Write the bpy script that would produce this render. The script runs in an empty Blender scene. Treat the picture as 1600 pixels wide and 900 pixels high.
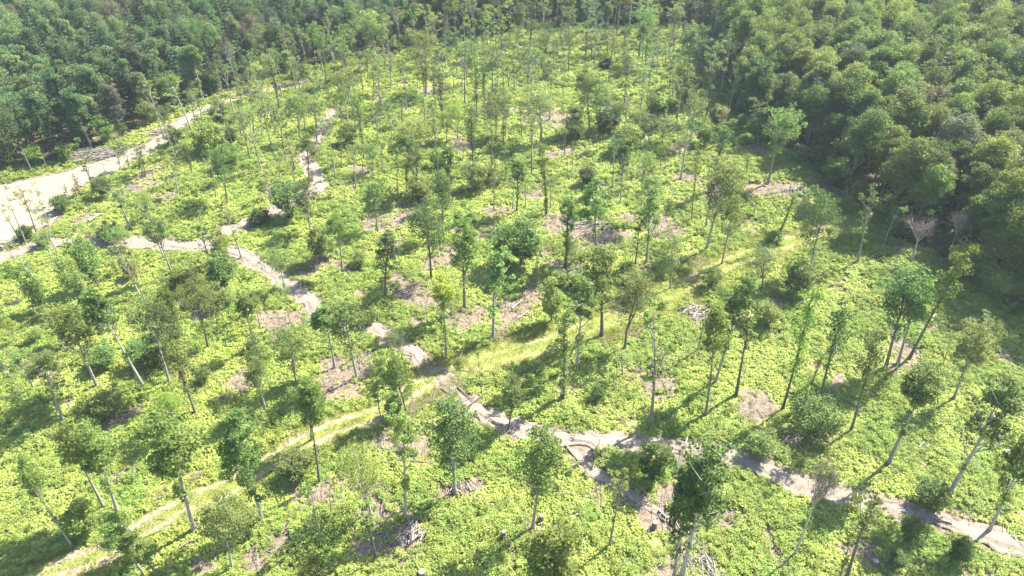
import bpy, math, random
import numpy as np
from mathutils import Vector, Matrix

# ------------------------------------------------------------------ camera, sky, sun, exposure
CAM_H = 75.0
PITCH = math.radians(37.3)            # below the horizon
FPX = 1067.0                          # focal length in pixels of the 1600 px wide photograph
SUN_AZ = math.radians(37.0)           # direction towards the sun, from +X towards +Y
SUN_EL = math.radians(48.0)
sc = bpy.context.scene
cam_d = bpy.data.cameras.new('camera'); cam = bpy.data.objects.new('camera', cam_d)
sc.collection.objects.link(cam); sc.camera = cam
cam_d.sensor_width = 36.0; cam_d.lens = 36.0*FPX/1600.0
cam_d.clip_start = 0.5; cam_d.clip_end = 9000
cam.location = (0, 0, CAM_H)
cam.rotation_euler = (math.pi/2-PITCH, 0, 0)
world = bpy.data.worlds.new('World'); sc.world = world; world.use_nodes = True
wn = world.node_tree
bg = wn.nodes['Background']
sky = wn.nodes.new('ShaderNodeTexSky'); sky.sky_type = 'NISHITA'; sky.sun_disc = False
sky.sun_elevation = SUN_EL
sky.sun_rotation = math.pi/2-SUN_AZ
wn.links.new(sky.outputs[0], bg.inputs[0]); bg.inputs[1].default_value = 0.105
sun_d = bpy.data.lights.new('sun', 'SUN'); sun_d.energy = 5.0; sun_d.angle = math.radians(0.53)
sun_d.color = (1.0, 0.94, 0.83)
sun = bpy.data.objects.new('sun', sun_d); sc.collection.objects.link(sun)
SUN = Vector((math.cos(SUN_AZ)*math.cos(SUN_EL), math.sin(SUN_AZ)*math.cos(SUN_EL), math.sin(SUN_EL)))
sun.rotation_euler = SUN.to_track_quat('Z', 'Y').to_euler(); sun.location = SUN*300
vs = sc.view_settings
vs.view_transform = 'Standard'; vs.look = 'None'; vs.gamma = 1.0; vs.use_curve_mapping = False
vs.exposure = 2.3
cy = sc.cycles
cy.max_bounces = 6; cy.diffuse_bounces = 3; cy.glossy_bounces = 2; cy.transmission_bounces = 4
cy.transparent_max_bounces = 4; cy.volume_bounces = 1
cy.use_denoising = True

rng = np.random.default_rng(7)
R = random.Random(11)

# ------------------------------------------------------------------ helpers
def terr(x, y):
    x = np.asarray(x, float); y = np.asarray(y, float)
    return (0.55*np.sin(x/27+1.0)*np.sin(y/35+0.4) + 0.3*np.sin(x/11+y/17)
            + 0.25*np.sin(x/15-y/9+2.0))

def ray(px, py):
    u = (px-800)/FPX; v = (450-py)/FPX
    return (u, math.cos(PITCH)+v*math.sin(PITCH), -math.sin(PITCH)+v*math.cos(PITCH))

def at(px, py):
    """ground point seen at a pixel of the photograph"""
    d = ray(px, py); z = 0.0
    for _ in range(4):
        t = (CAM_H-z)/-d[2]; x = d[0]*t; y = d[1]*t; z = float(terr(x, y))
    return Vector((x, y, z))

def to_px(x, y, z):
    """where a world point falls in the photograph (for sorting and labels)"""
    x = np.asarray(x, float); dy = np.asarray(y, float); dz = np.asarray(z, float)-CAM_H
    dep = dy*math.cos(PITCH)-dz*math.sin(PITCH)
    up = dy*math.sin(PITCH)+dz*math.cos(PITCH)
    return 800+FPX*x/dep, 450-FPX*up/dep, dep

def poly(pts):
    return np.array([at(*p)[:2] for p in pts])

def seg_dist(P, line):
    """distance of points P (n,2) to a polyline"""
    best = np.full(len(P), 1e9)
    for a, b in zip(line[:-1], line[1:]):
        ab = b-a; L = max(float(ab@ab), 1e-9)
        t = np.clip(((P-a)@ab)/L, 0, 1)
        d = np.hypot(*(P-(a+t[:, None]*ab)).T)
        best = np.minimum(best, d)
    return best

def inside(P, pg):
    x, y = P[:, 0], P[:, 1]; r = np.zeros(len(P), bool); j = len(pg)-1
    for i in range(len(pg)):
        xi, yi = pg[i]; xj, yj = pg[j]
        if yi != yj:
            c = ((yi > y) != (yj > y)) & (x < (xj-xi)*(y-yi)/(yj-yi)+xi)
            r ^= c
        j = i
    return r

def vnoise(P, s, seed=0):
    """smooth value noise 0..1 at points P"""
    q = P/s; i = np.floor(q).astype(np.int64); f = q-i; f = f*f*(3-2*f)
    def h(a, b):
        n = (a*374761393+b*668265263+seed*1442695041) & 0x7fffffff
        n = ((n ^ (n >> 13))*1274126177) & 0x7fffffff
        return ((n ^ (n >> 16)) & 0xffff)/65535.0
    a = h(i[:, 0], i[:, 1]); b = h(i[:, 0]+1, i[:, 1]); c = h(i[:, 0], i[:, 1]+1); d = h(i[:, 0]+1, i[:, 1]+1)
    return (a*(1-f[:, 0])+b*f[:, 0])*(1-f[:, 1])+(c*(1-f[:, 0])+d*f[:, 0])*f[:, 1]

def mesh_from(name, V, F, mats=(), smooth=False, attrs=None, mat_idx=None):
    """V (n,3) array, F (m,k) array or list of faces"""
    me = bpy.data.meshes.new(name)
    V = np.asarray(V, np.float32)
    if isinstance(F, np.ndarray):
        m, k = F.shape
        me.vertices.add(len(V)); me.vertices.foreach_set('co', V.ravel())
        me.loops.add(m*k); me.loops.foreach_set('vertex_index', F.astype(np.int32).ravel())
        me.polygons.add(m); me.polygons.foreach_set('loop_start', np.arange(0, m*k, k, dtype=np.int32))
        me.update(calc_edges=True)
    else:
        me.from_pydata(V.tolist(), [], F); me.update()
    for mt in mats: me.materials.append(mt)
    if attrs:
        for k, v in attrs.items():
            a = me.attributes.new(k, 'FLOAT', 'POINT'); a.data.foreach_set('value', np.asarray(v, np.float32))
    if mat_idx is not None:
        me.polygons.foreach_set('material_index', np.asarray(mat_idx, np.int32))
    if smooth:
        me.polygons.foreach_set('use_smooth', np.ones(len(me.polygons), bool))
    return me

def link(name, me, parent=None):
    o = bpy.data.objects.new(name, me); sc.collection.objects.link(o)
    if parent is not None: o.parent = parent
    return o

def struct(o): o['kind'] = 'structure'; return o

# ------------------------------------------------------------------ materials
def new_mat(name):
    m = bpy.data.materials.new(name); m.use_nodes = True
    nt = m.node_tree; nt.nodes.clear()
    out = nt.nodes.new('ShaderNodeOutputMaterial')
    return m, nt, out

def N(nt, t, **kw):
    n = nt.nodes.new(t)
    for k, v in kw.items(): setattr(n, k, v)
    return n

def ramp(nt, stops):
    r = N(nt, 'ShaderNodeValToRGB'); e = r.color_ramp.elements
    while len(e) < len(stops): e.new(0.5)
    for el, (p, c) in zip(e, stops): el.position = p; el.color = (*c, 1)
    return r

def leaf_mat(name, dark, mid, light, trans=0.32, hue_var=0.03, val_var=0.35, odd=None, patch=None):
    """leaf colour from the leaf's own tint, varied from plant to plant"""
    m, nt, out = new_mat(name); L = nt.links.new
    a = N(nt, 'ShaderNodeAttribute', attribute_name='tint')
    r = ramp(nt, [(0, dark), (0.55, mid), (1, light)]); L(a.outputs['Fac'], r.inputs[0])
    oi = N(nt, 'ShaderNodeObjectInfo')
    col = r.outputs[0]
    if odd:                                   # a few individuals are of another kind
        for (lo, hi, c) in odd:
            g1 = N(nt, 'ShaderNodeMath', operation='GREATER_THAN'); L(oi.outputs['Random'], g1.inputs[0]); g1.inputs[1].default_value = lo
            g2 = N(nt, 'ShaderNodeMath', operation='LESS_THAN'); L(oi.outputs['Random'], g2.inputs[0]); g2.inputs[1].default_value = hi
            mu = N(nt, 'ShaderNodeMath', operation='MULTIPLY'); L(g1.outputs[0], mu.inputs[0]); L(g2.outputs[0], mu.inputs[1])
            m2 = N(nt, 'ShaderNodeMath', operation='MULTIPLY'); L(mu.outputs[0], m2.inputs[0]); m2.inputs[1].default_value = 0.75
            mx = N(nt, 'ShaderNodeMix', data_type='RGBA'); L(m2.outputs[0], mx.inputs[0]); L(col, mx.inputs[6]); mx.inputs[7].default_value = (*c, 1)
            col = mx.outputs[2]
    if patch:                                 # stands of another species, metres across
        pn = N(nt, 'ShaderNodeTexNoise'); pn.inputs['Scale'].default_value = .11; pn.inputs['Detail'].default_value = 4; L(oi.outputs['Location'], pn.inputs[0])
        for lo, hi, c in patch:
            mp_ = N(nt, 'ShaderNodeMapRange'); L(pn.outputs[0], mp_.inputs[0]); mp_.inputs[1].default_value = lo; mp_.inputs[2].default_value = hi; mp_.inputs[4].default_value = .5
            mx = N(nt, 'ShaderNodeMix', data_type='RGBA', blend_type='MULTIPLY'); L(mp_.outputs[0], mx.inputs[0]); L(col, mx.inputs[6]); mx.inputs[7].default_value = (*c, 1); col = mx.outputs[2]
    hs = N(nt, 'ShaderNodeHueSaturation'); L(col, hs.inputs['Color'])
    w = N(nt, 'ShaderNodeTexWhiteNoise', noise_dimensions='1D'); L(oi.outputs['Random'], w.inputs['W'])
    mr = N(nt, 'ShaderNodeMapRange'); L(w.outputs['Value'], mr.inputs[0])
    mr.inputs[3].default_value = 0.5-hue_var; mr.inputs[4].default_value = 0.5+hue_var; L(mr.outputs[0], hs.inputs['Hue'])
    mv = N(nt, 'ShaderNodeMapRange'); L(oi.outputs['Random'], mv.inputs[0])
    mv.inputs[3].default_value = 1-val_var; mv.inputs[4].default_value = 1+val_var; L(mv.outputs[0], hs.inputs['Value'])
    p = N(nt, 'ShaderNodeBsdfPrincipled'); L(hs.outputs[0], p.inputs['Base Color'])
    p.inputs['Roughness'].default_value = 0.62; p.inputs['Specular IOR Level'].default_value = 0.15
    t = N(nt, 'ShaderNodeBsdfTranslucent')
    tc = N(nt, 'ShaderNodeMix', data_type='RGBA', blend_type='MULTIPLY'); tc.inputs[0].default_value = 1
    L(hs.outputs[0], tc.inputs[6]); tc.inputs[7].default_value = (1.6, 1.7, 0.7, 1); L(tc.outputs[2], t.inputs[0])
    ms = N(nt, 'ShaderNodeMixShader'); ms.inputs[0].default_value = trans
    L(p.outputs[0], ms.inputs[1]); L(t.outputs[0], ms.inputs[2]); L(ms.outputs[0], out.inputs[0])
    return m

def bark_mat(name, dark, light, scale=3.0):
    m, nt, out = new_mat(name); L = nt.links.new
    tc = N(nt, 'ShaderNodeTexCoord'); mp = N(nt, 'ShaderNodeMapping'); mp.inputs['Scale'].default_value = (4, 4, 0.9)
    L(tc.outputs['Object'], mp.inputs[0])
    n = N(nt, 'ShaderNodeTexNoise'); n.inputs['Scale'].default_value = scale; n.inputs['Detail'].default_value = 5; L(mp.outputs[0], n.inputs[0])
    oi = N(nt, 'ShaderNodeObjectInfo')
    ad = N(nt, 'ShaderNodeMath', operation='MULTIPLY_ADD'); L(oi.outputs['Random'], ad.inputs[0]); ad.inputs[1].default_value = 0.3; L(n.outputs[0], ad.inputs[2])
    sb = N(nt, 'ShaderNodeMath', operation='SUBTRACT'); L(ad.outputs[0], sb.inputs[0]); sb.inputs[1].default_value = 0.15
    r = ramp(nt, [(0.3, dark), (0.7, light)]); L(sb.outputs[0], r.inputs[0])
    p = N(nt, 'ShaderNodeBsdfPrincipled'); L(r.outputs[0], p.inputs['Base Color']); p.inputs['Roughness'].default_value = 0.9
    b = N(nt, 'ShaderNodeBump'); b.inputs['Strength'].default_value = 0.6; b.inputs['Distance'].default_value = 0.03; L(n.outputs[0], b.inputs['Height']); L(b.outputs[0], p.inputs['Normal'])
    L(p.outputs[0], out.inputs[0]); return m

LEAF = {
 'mid':   leaf_mat('leaf_mid',   (0.072,0.105,0.025), (0.111,0.156,0.037), (0.155,0.205,0.050), trans=.38),
 'dark':  leaf_mat('leaf_dark',  (0.048,0.080,0.025), (0.078,0.115,0.031), (0.113,0.156,0.043), trans=.3),
 'pale':  leaf_mat('leaf_pale',  (0.096,0.131,0.039), (0.143,0.185,0.055), (0.189,0.235,0.073), trans=.4),
 'lime':  leaf_mat('leaf_lime',  (0.111,0.148,0.025), (0.164,0.217,0.037), (0.215,0.272,0.049), trans=.42),
 'olive': leaf_mat('leaf_olive', (0.090,0.102,0.029), (0.136,0.148,0.043), (0.183,0.194,0.060), trans=.38),
 'forest':leaf_mat('leaf_forest',(0.058,0.087,0.021), (0.107,0.143,0.033), (0.174,0.206,0.048), trans=.35, hue_var=.03, val_var=.35,
                   odd=[(.0,.02,(.13,.115,.095)), (.07,.15,(.15,.175,.04)), (.17,.185,(.16,.14,.075)), (.4,.46,(.10,.12,.075))]),
 'forest_cool':leaf_mat('leaf_forest_cool',(0.047,0.079,0.030), (0.083,0.126,0.046), (0.127,0.175,0.065), trans=.28, hue_var=.03, val_var=.4,
                   odd=[(.0,.04,(.14,.115,.10)), (.07,.10,(.14,.16,.045)), (.17,.20,(.16,.13,.085))]),
 'needle':leaf_mat('leaf_needle',(0.029,0.054,0.024), (0.048,0.084,0.034), (0.075,0.115,0.046), trans=.15),
 'rusty': leaf_mat('leaf_rusty', (.09,.07,.03), (.14,.12,.05), (.17,.16,.06)),
 'twig':  leaf_mat('twig_grey',  (.055,.044,.040), (.090,.072,.066), (.125,.102,.095), trans=.05),
}
FERN = leaf_mat('fern_leaf', (.16,.205,.042), (.24,.288,.062), (.305,.345,.088), trans=.36, hue_var=.015, val_var=.18, patch=[(.5, .66, (.72, .9, .85)), (.46, .3, (1.12, 1.02, 1.35))])
FERN2 = leaf_mat('bramble_leaf', (.14,.19,.042), (.212,.265,.062), (.272,.32,.085), trans=.34, hue_var=.02, val_var=.22, patch=[(.5, .66, (.75, .9, .85)), (.46, .3, (1.12, 1.02, 1.35))])
GRASSM = leaf_mat('grass_blade', (.15,.17,.042), (.215,.23,.058), (.27,.275,.085), trans=.3, hue_var=.02, val_var=.2)
BARK = bark_mat('bark_grey', (.13,.11,.095), (.32,.285,.245))
BARKD = bark_mat('bark_brown', (.06,.048,.04), (.16,.13,.11))
BARKP = bark_mat('bark_pale', (.15,.13,.115), (.34,.31,.27))
WOOD = bark_mat('weathered_wood', (.12,.098,.085), (.28,.24,.21), 5)

def ground_mat():
    m, nt, out = new_mat('ground_soil_and_moss'); L = nt.links.new
    tc = N(nt, 'ShaderNodeTexCoord')
    def noise(s, d=6): 
        n = N(nt, 'ShaderNodeTexNoise'); n.inputs['Scale'].default_value = s; n.inputs['Detail'].default_value = d
        n.inputs['Roughness'].default_value = .62; L(tc.outputs['Object'], n.inputs[0]); return n
    n1, n2, n3 = noise(.35), noise(1.7), noise(.05, 3)
    green = ramp(nt, [(.3, (.10,.13,.026)), (.5, (.18,.215,.042)), (.7, (.24,.27,.06))]); L(n2.outputs[0], green.inputs[0])
    soil = ramp(nt, [(.3, (.075,.053,.036)), (.5, (.142,.109,.08)), (.72, (.212,.172,.132))]); L(n2.outputs[0], soil.inputs[0])
    litter = ramp(nt, [(.3, (.035,.03,.02)), (.6, (.085,.065,.04)), (.8, (.06,.08,.03))]); L(n1.outputs[0], litter.inputs[0])
    turf = ramp(nt, [(.3, (.11,.14,.035)), (.55, (.165,.19,.058)), (.75, (.22,.22,.10))]); L(n2.outputs[0], turf.inputs[0])
    def att(nm):
        a = N(nt, 'ShaderNodeAttribute', attribute_name=nm); return a.outputs['Fac']
    def masked(nm, amt=.55):
        ad = N(nt, 'ShaderNodeMath', operation='MULTIPLY_ADD'); L(n1.outputs[0], ad.inputs[0]); ad.inputs[1].default_value = amt; L(att(nm), ad.inputs[2])
        mr = N(nt, 'ShaderNodeMapRange'); L(ad.outputs[0], mr.inputs[0]); mr.inputs[1].default_value = .5+amt*.5-.14; mr.inputs[2].default_value = .5+amt*.5+.14
        return mr.outputs[0]
    col = green.outputs[0]
    for nm, c in (('turf', turf), ('dirt', soil), ('wood', litter)):
        mx = N(nt, 'ShaderNodeMix', data_type='RGBA'); L(masked(nm), mx.inputs[0]); L(col, mx.inputs[6]); L(c.outputs[0], mx.inputs[7]); col = mx.outputs[2]
    p = N(nt, 'ShaderNodeBsdfPrincipled'); L(col, p.inputs['Base Color']); p.inputs['Roughness'].default_value = .95; p.inputs['Specular IOR Level'].default_value = .15
    b = N(nt, 'ShaderNodeBump'); b.inputs['Strength'].default_value = .8; b.inputs['Distance'].default_value = .25; L(n2.outputs[0], b.inputs['Height']); L(b.outputs[0], p.inputs['Normal'])
    L(p.outputs[0], out.inputs[0]); return m

def trail_mat(name, c0, c1, c2, grass=None):
    """bare earth: 'across' runs 0..1 over the width, 'along' in metres"""
    m, nt, out = new_mat(name); L = nt.links.new
    tc = N(nt, 'ShaderNodeTexCoord')
    def noise(s, d=6):
        n = N(nt, 'ShaderNodeTexNoise'); n.inputs['Scale'].default_value = s; n.inputs['Detail'].default_value = d
        n.inputs['Roughness'].default_value = .65; L(tc.outputs['Object'], n.inputs[0]); return n
    n1, n2 = noise(.5), noise(3.2)
    r = ramp(nt, [(.3, c0), (.52, c1), (.75, c2)])
    ad = N(nt, 'ShaderNodeMath', operation='MULTIPLY_ADD'); L(n2.outputs[0], ad.inputs[0]); ad.inputs[1].default_value = .5
    hf = N(nt, 'ShaderNodeMath', operation='MULTIPLY'); L(n1.outputs[0], hf.inputs[0]); hf.inputs[1].default_value = .5; L(hf.outputs[0], ad.inputs[2])
    L(ad.outputs[0], r.inputs[0]); col = r.outputs[0]
    if grass:
        a = N(nt, 'ShaderNodeAttribute', attribute_name='grass')
        sm = N(nt, 'ShaderNodeMath', operation='MULTIPLY_ADD'); L(n1.outputs[0], sm.inputs[0]); sm.inputs[1].default_value = .8; L(a.outputs['Fac'], sm.inputs[2])
        mr = N(nt, 'ShaderNodeMapRange'); L(sm.outputs[0], mr.inputs[0]); mr.inputs[1].default_value = .72; mr.inputs[2].default_value = 1.05
        g = ramp(nt, [(.3, grass[0]), (.7, grass[1])]); L(n2.outputs[0], g.inputs[0])
        mx = N(nt, 'ShaderNodeMix', data_type='RGBA'); L(mr.outputs[0], mx.inputs[0]); L(col, mx.inputs[6]); L(g.outputs[0], mx.inputs[7]); col = mx.outputs[2]
    p = N(nt, 'ShaderNodeBsdfPrincipled'); L(col, p.inputs['Base Color']); p.inputs['Roughness'].default_value = .95; p.inputs['Specular IOR Level'].default_value = .15
    b = N(nt, 'ShaderNodeBump'); b.inputs['Strength'].default_value = .7; b.inputs['Distance'].default_value = .12; L(n2.outputs[0], b.inputs['Height']); L(b.outputs[0], p.inputs['Normal'])
    L(p.outputs[0], out.inputs[0]); return m
GROUND = ground_mat()
SKID = trail_mat('skid_trail_earth', (.10,.077,.060), (.19,.156,.126), (.275,.234,.194))
TRACK = trail_mat('grassy_track_earth', (.19,.14,.085), (.27,.21,.14), (.34,.28,.20), grass=((.13,.155,.036), (.215,.235,.068)))
SAND = trail_mat('landing_sand', (.14,.108,.078), (.21,.174,.134), (.27,.232,.185))

# ------------------------------------------------------------------ the layout of the place, read off the photograph
SKID_MAIN = poly([(300,388),(345,388),(385,402),(430,430),(470,460),(500,485),(545,500),(580,508),(603,522),(640,548),(672,577),(705,607),(742,640),(790,664),(840,676),(900,687),(980,692),(1060,700),(1120,706),(1180,726),(1240,750),(1300,770),(1380,788),(1450,810),(1530,832),(1600,856),(1680,884)])
SKID_UP = poly([(-60,425),(0,402),(60,382),(130,379),(200,380),(255,380),(300,388),(322,378),(345,365),(385,350),(425,333),(460,315),(500,295),(492,272),(474,246),(498,216),(513,186),(522,172)])
SKID_SPUR = poly([(880,692),(925,735),(985,772),(1040,805),(1075,842)])
TRACK_L = poly([(40,915),(90,890),(150,870),(210,835),(280,792),(350,765),(400,737),(450,706),(520,670),(590,648),(645,610),(690,585)])
TRACK_R = poly([(715,578),(790,556),(860,538),(905,516),(980,492),(1060,452),(1120,420),(1180,396),(1260,370),(1345,342)])
SAND_FAR = poly([(272,196),(300,179),(355,158),(410,141),(478,127)])
LANDING = [(-80,330),(-30,300),(0,292),(25,284),(75,276),(125,262),(175,245),(207,232),(232,222),(252,208),(276,193),(303,177),(306,184),(285,199),(262,215),(244,228),(222,243),(196,254),(168,272),(140,284),(112,298),(98,318),(88,342),(66,362),(30,372),(0,386),(-60,410)]
LAND_P = poly(LANDING)
EDGE_L = [(-700,420),(-350,380),(-100,330),(0,268),(60,256),(120,247),(180,222),(205,210),(225,193),(270,178),(300,163),(345,148),(400,124),(470,107),(560,92),(650,76),(740,58),(850,44),(1000,36),(1100,42)]
EDGE_R = [(1108,60),(1130,112),(1145,150),(1165,198),(1225,228),(1268,258),(1298,288),(1358,322),(1398,372),(1470,398),(1545,440),(1610,500),(1700,580),(1850,720)]
FOREST = np.vstack([poly(EDGE_L), poly(EDGE_R), [[200, 40], [420, 60], [620, 620], [-620, 620], [-420, 120]]])
# brown patches of torn soil and slash: pixel, radius in metres
PATCH = [(640,440,5),(690,402,5),(655,462,4.5),(722,492,5),(795,482,5),(835,462,3.5),(1000,418,3),(985,500,5.5),(1010,590,5),(1185,292,6),(1225,302,6),(1300,290,6),(600,782,4),(640,832,3.5),(505,765,4),(385,590,3),(440,512,5),(200,655,3),(1032,790,3),(930,372,6),(1040,352,5),(1080,402,3.5),(1000,345,4),(880,350,4.5),(950,545,3),(620,340,4.5),(640,325,4),(495,405,4),(540,420,3),(470,500,4),(510,590,4),(560,580,3.5),(880,610,2.5),(1180,640,3),(1150,500,3),(1410,545,3.5),(1440,500,3),(1225,470,4),(1090,490,3.5),(1100,875,3),(1040,880,3),(1220,855,2.5),(1360,860,2.5),(1260,690,3),(410,875,2.5),(440,840,2.5),(610,690,3.5),(640,700,3),(715,770,2.5),(745,360,5),(660,300,4),(580,345,3),(850,180,7),(720,225,5),(640,235,4),(895,235,5),(1060,235,5),(1180,230,4),(670,140,5),(1110,300,4),(1150,345,3),(1390,385,3),(1300,555,2),(300,470,3),(330,480,2.5),(290,570,2.5),(170,750,2),(260,310,5),(200,300,4),(240,270,5),(120,345,4),(155,360,4),(900,420,3),(860,405,3),(640,640,3),(650,500,2.5),(1250,440,3),(1020,510,3),(960,480,3),(780,520,2.5),(1560,548,2),(600,850,2.5),(925,780,1.8),(1150,820,1.6),(640,875,2),(560,560,2.5),(1040,560,2),(340,410,3),(470,430,3),(1135,290,3),(1075,275,3.5),(1000,265,3),(935,290,3),(830,300,3),(770,330,3),(560,270,3),(860,240,4),(980,215,4),(1100,205,4)]
PATCH_W = [(*at(a, b)[:2], r*.85) for a, b, r in PATCH]

def masks(P):
    """how far a point is bare soil, track turf, woodland floor (0..1)"""
    n = vnoise(P, 3.1, 3)*.6+vnoise(P, 1.1, 5)*.4
    dirt = np.zeros(len(P))
    WX = (vnoise(P, 4.2, 51)-.5)*5; WY = (vnoise(P, 4.2, 52)-.5)*5
    for x, y, r in PATCH_W:
        d = np.hypot(P[:, 0]-x+WX, P[:, 1]-y+WY)/r
        dirt = np.maximum(dirt, np.clip(1.25-d*.75+(n-.5)*.9, 0, 1)*(d < 1.6))
    for ln, w in ((SKID_MAIN, 1.7), (SKID_UP, 1.8), (SKID_SPUR, 1.3)):
        d = seg_dist(P, ln); dirt = np.maximum(dirt, np.clip((w+1.2-d)/1.6+(n-.5)*1.2, 0, 1)*(d < w+2.5))
    d = np.minimum(np.where(inside(P, LAND_P), 0, seg_dist(P, np.vstack([LAND_P, LAND_P[:1]]))), seg_dist(P, SAND_FAR)-1)
    dirt = np.maximum(dirt, np.clip((2.5-d)/2+(n-.5), 0, 1)*(d < 4))
    turf = np.zeros(len(P))
    d = seg_dist(P, TRACK_L); turf = np.maximum(turf, np.clip((3.4-d)/1.6+(n-.5)*1.2, 0, 1)*(d < 5.5))
    d = seg_dist(P, TRACK_R); turf = np.maximum(turf, np.clip((5.2-d)/2.2+(n-.5)*1.2, 0, 1)*(d < 8))
    dirt = np.maximum(dirt, np.clip((vnoise(P, 5.5, 61)*.55+vnoise(P, 1.7, 62)*.45-.66)*5, 0, .8)*(turf < .2))
    wood = inside(P, FOREST).astype(float)
    return dirt, turf, wood

# ------------------------------------------------------------------ ground sheet to the horizon
def graded(lo, hi, step, far):
    core = list(np.arange(lo, hi+step*.5, step)); a = []; x = lo; s = step
    while x > -far: s *= 1.28; x -= s; a.append(x)
    b = []; x = hi; s = step
    while x < far: s *= 1.28; x += s; b.append(x)
    return np.array(a[::-1]+core+b)
gx = graded(-150, 150, .8, 4000); gy = graded(20, 270, .8, 4000)
X, Y = np.meshgrid(gx, gy); P = np.stack([X.ravel(), Y.ravel()], 1)
dirt, turf, wood = masks(P)
Z = terr(P[:, 0], P[:, 1]) + (vnoise(P, 2.3, 9)-.5)*.28 + (vnoise(P, .9, 2)-.5)*.12*(1-turf) - .1
nx = len(gx); ii = (np.arange(len(gy)-1)[:, None]*nx+np.arange(nx-1)[None, :]).ravel()
F = np.stack([ii, ii+1, ii+nx+1, ii+nx], 1)
g = link('ground', mesh_from('ground', np.column_stack([P, Z]), F, [GROUND], True, {'dirt': dirt, 'turf': turf, 'wood': wood})); struct(g)

# ------------------------------------------------------------------ trails: raised sheets with ruts
def resample(line, step):
    d = np.r_[0, np.cumsum(np.hypot(*np.diff(line, axis=0).T))]
    s = np.arange(0, d[-1], step)
    # smooth the corners
    x = np.interp(s, d, line[:, 0]); y = np.interp(s, d, line[:, 1])
    k = np.ones(9)/9
    pad = lambda v: np.convolve(np.r_[[v[0]]*4, v, [v[-1]]*4], k, 'valid')
    return np.column_stack([pad(x), pad(y)]), s

def trail(name, line, w, mat, lift, ruts=.08, seed=0, taper=True, grassy=0.0):
    c, s = resample(line, .45)
    t = np.gradient(c, axis=0); t /= np.linalg.norm(t, axis=1)[:, None]; nrm = np.column_stack([-t[:, 1], t[:, 0]])
    na = 15; V = []; G = []
    tl = np.clip(np.minimum(s, s[-1]-s)/4, .15, 1) if taper else np.ones(len(s))
    jl = (vnoise(np.column_stack([s, s*0+seed]), 2.2, seed)-.5)+(vnoise(np.column_stack([s, s*0+seed]), .9, seed+4)-.5)*.6
    jr = (vnoise(np.column_stack([s, s*0+seed+7]), 2.2, seed+1)-.5)+(vnoise(np.column_stack([s, s*0+seed]), .9, seed+5)-.5)*.6
    for k in range(na):
        u = k/(na-1)*2-1
        half = (w/2+np.where(u < 0, jl, jr)*w*.5)*tl
        p = c+nrm*(u*half)[:, None]
        rut = -ruts*(np.exp(-((abs(u)-.5)/.16)**2))*(.6+.8*vnoise(np.column_stack([s, s*0+k]), 1.5, seed+k))
        z = terr(p[:, 0], p[:, 1])+lift*(1-abs(u)**6*1.0)+rut+(vnoise(p, .8, seed)-.5)*.12+(vnoise(p, .37, seed+3)-.5)*.08
        V.append(np.column_stack([p, z])); G.append(np.clip(grassy+1-np.exp(-((abs(u)-.5)/.2)**2)*1.0+(vnoise(np.column_stack([s, s*0+seed]), 7, seed)-.5)*.9, 0, 1))
    V = np.stack(V, 1).reshape(-1, 3); G = np.stack(G, 1).ravel(); n = len(s)
    ii = (np.arange(n-1)[:, None]*na+np.arange(na-1)[None, :]).ravel()
    o = link(name, mesh_from(name, V, np.stack([ii, ii+1, ii+na+1, ii+na], 1)[:, ::-1].copy(), [mat], True, {'grass': G})); struct(o); return o
trail('grassy_track', TRACK_L, 4.4, TRACK, .14, .05, 3, grassy=.12)
trail('grassy_track', TRACK_R, 6.6, TRACK, .145, .04, 5, grassy=.42)
trail('skid_trail', SKID_UP, 3.9, SKID, .16, .16, 8)
trail('skid_trail', SKID_MAIN, 3.6, SKID, .165, .2, 9)
trail('skid_trail', SKID_SPUR, 1.5, SKID, .12, .04, 12)
trail('sandy_road', SAND_FAR, 2.3, SAND, .15, .05, 14)
# the sandy landing: a filled, uneven sheet
def sheet(name, pg, mat, lift, step=.9):
    lo = pg.min(0)-1; hi = pg.max(0)+1
    xs = np.arange(lo[0], hi[0], step); ys = np.arange(lo[1], hi[1], step)
    X, Y = np.meshgrid(xs, ys); P = np.stack([X.ravel(), Y.ravel()], 1)
    ring = np.vstack([pg, pg[:1]])
    d = seg_dist(P, ring)*np.where(inside(P, pg), 1, -1)+(vnoise(P, 2.5, 4)-.5)*2.4
    z = terr(P[:, 0], P[:, 1])+lift*np.clip(d/.8+.6, -1, 1)+(vnoise(P, 1.3, 6)-.5)*.12
    ok = (d > -.9).reshape(len(ys), len(xs)); nx = len(xs)
    q = ok[:-1, :-1] & ok[1:, :-1] & ok[:-1, 1:] & ok[1:, 1:]
    ii = (np.arange(len(ys)-1)[:, None]*nx+np.arange(nx-1)[None, :])[q]
    F = np.stack([ii, ii+1, ii+nx+1, ii+nx], 1)
    used = np.unique(F); mp = np.zeros(len(P), int); mp[used] = np.arange(len(used))
    return struct(link(name, mesh_from(name, np.column_stack([P, z])[used], mp[F], [mat], True)))
sheet('sandy_landing', LAND_P, SAND, .17)

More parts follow.
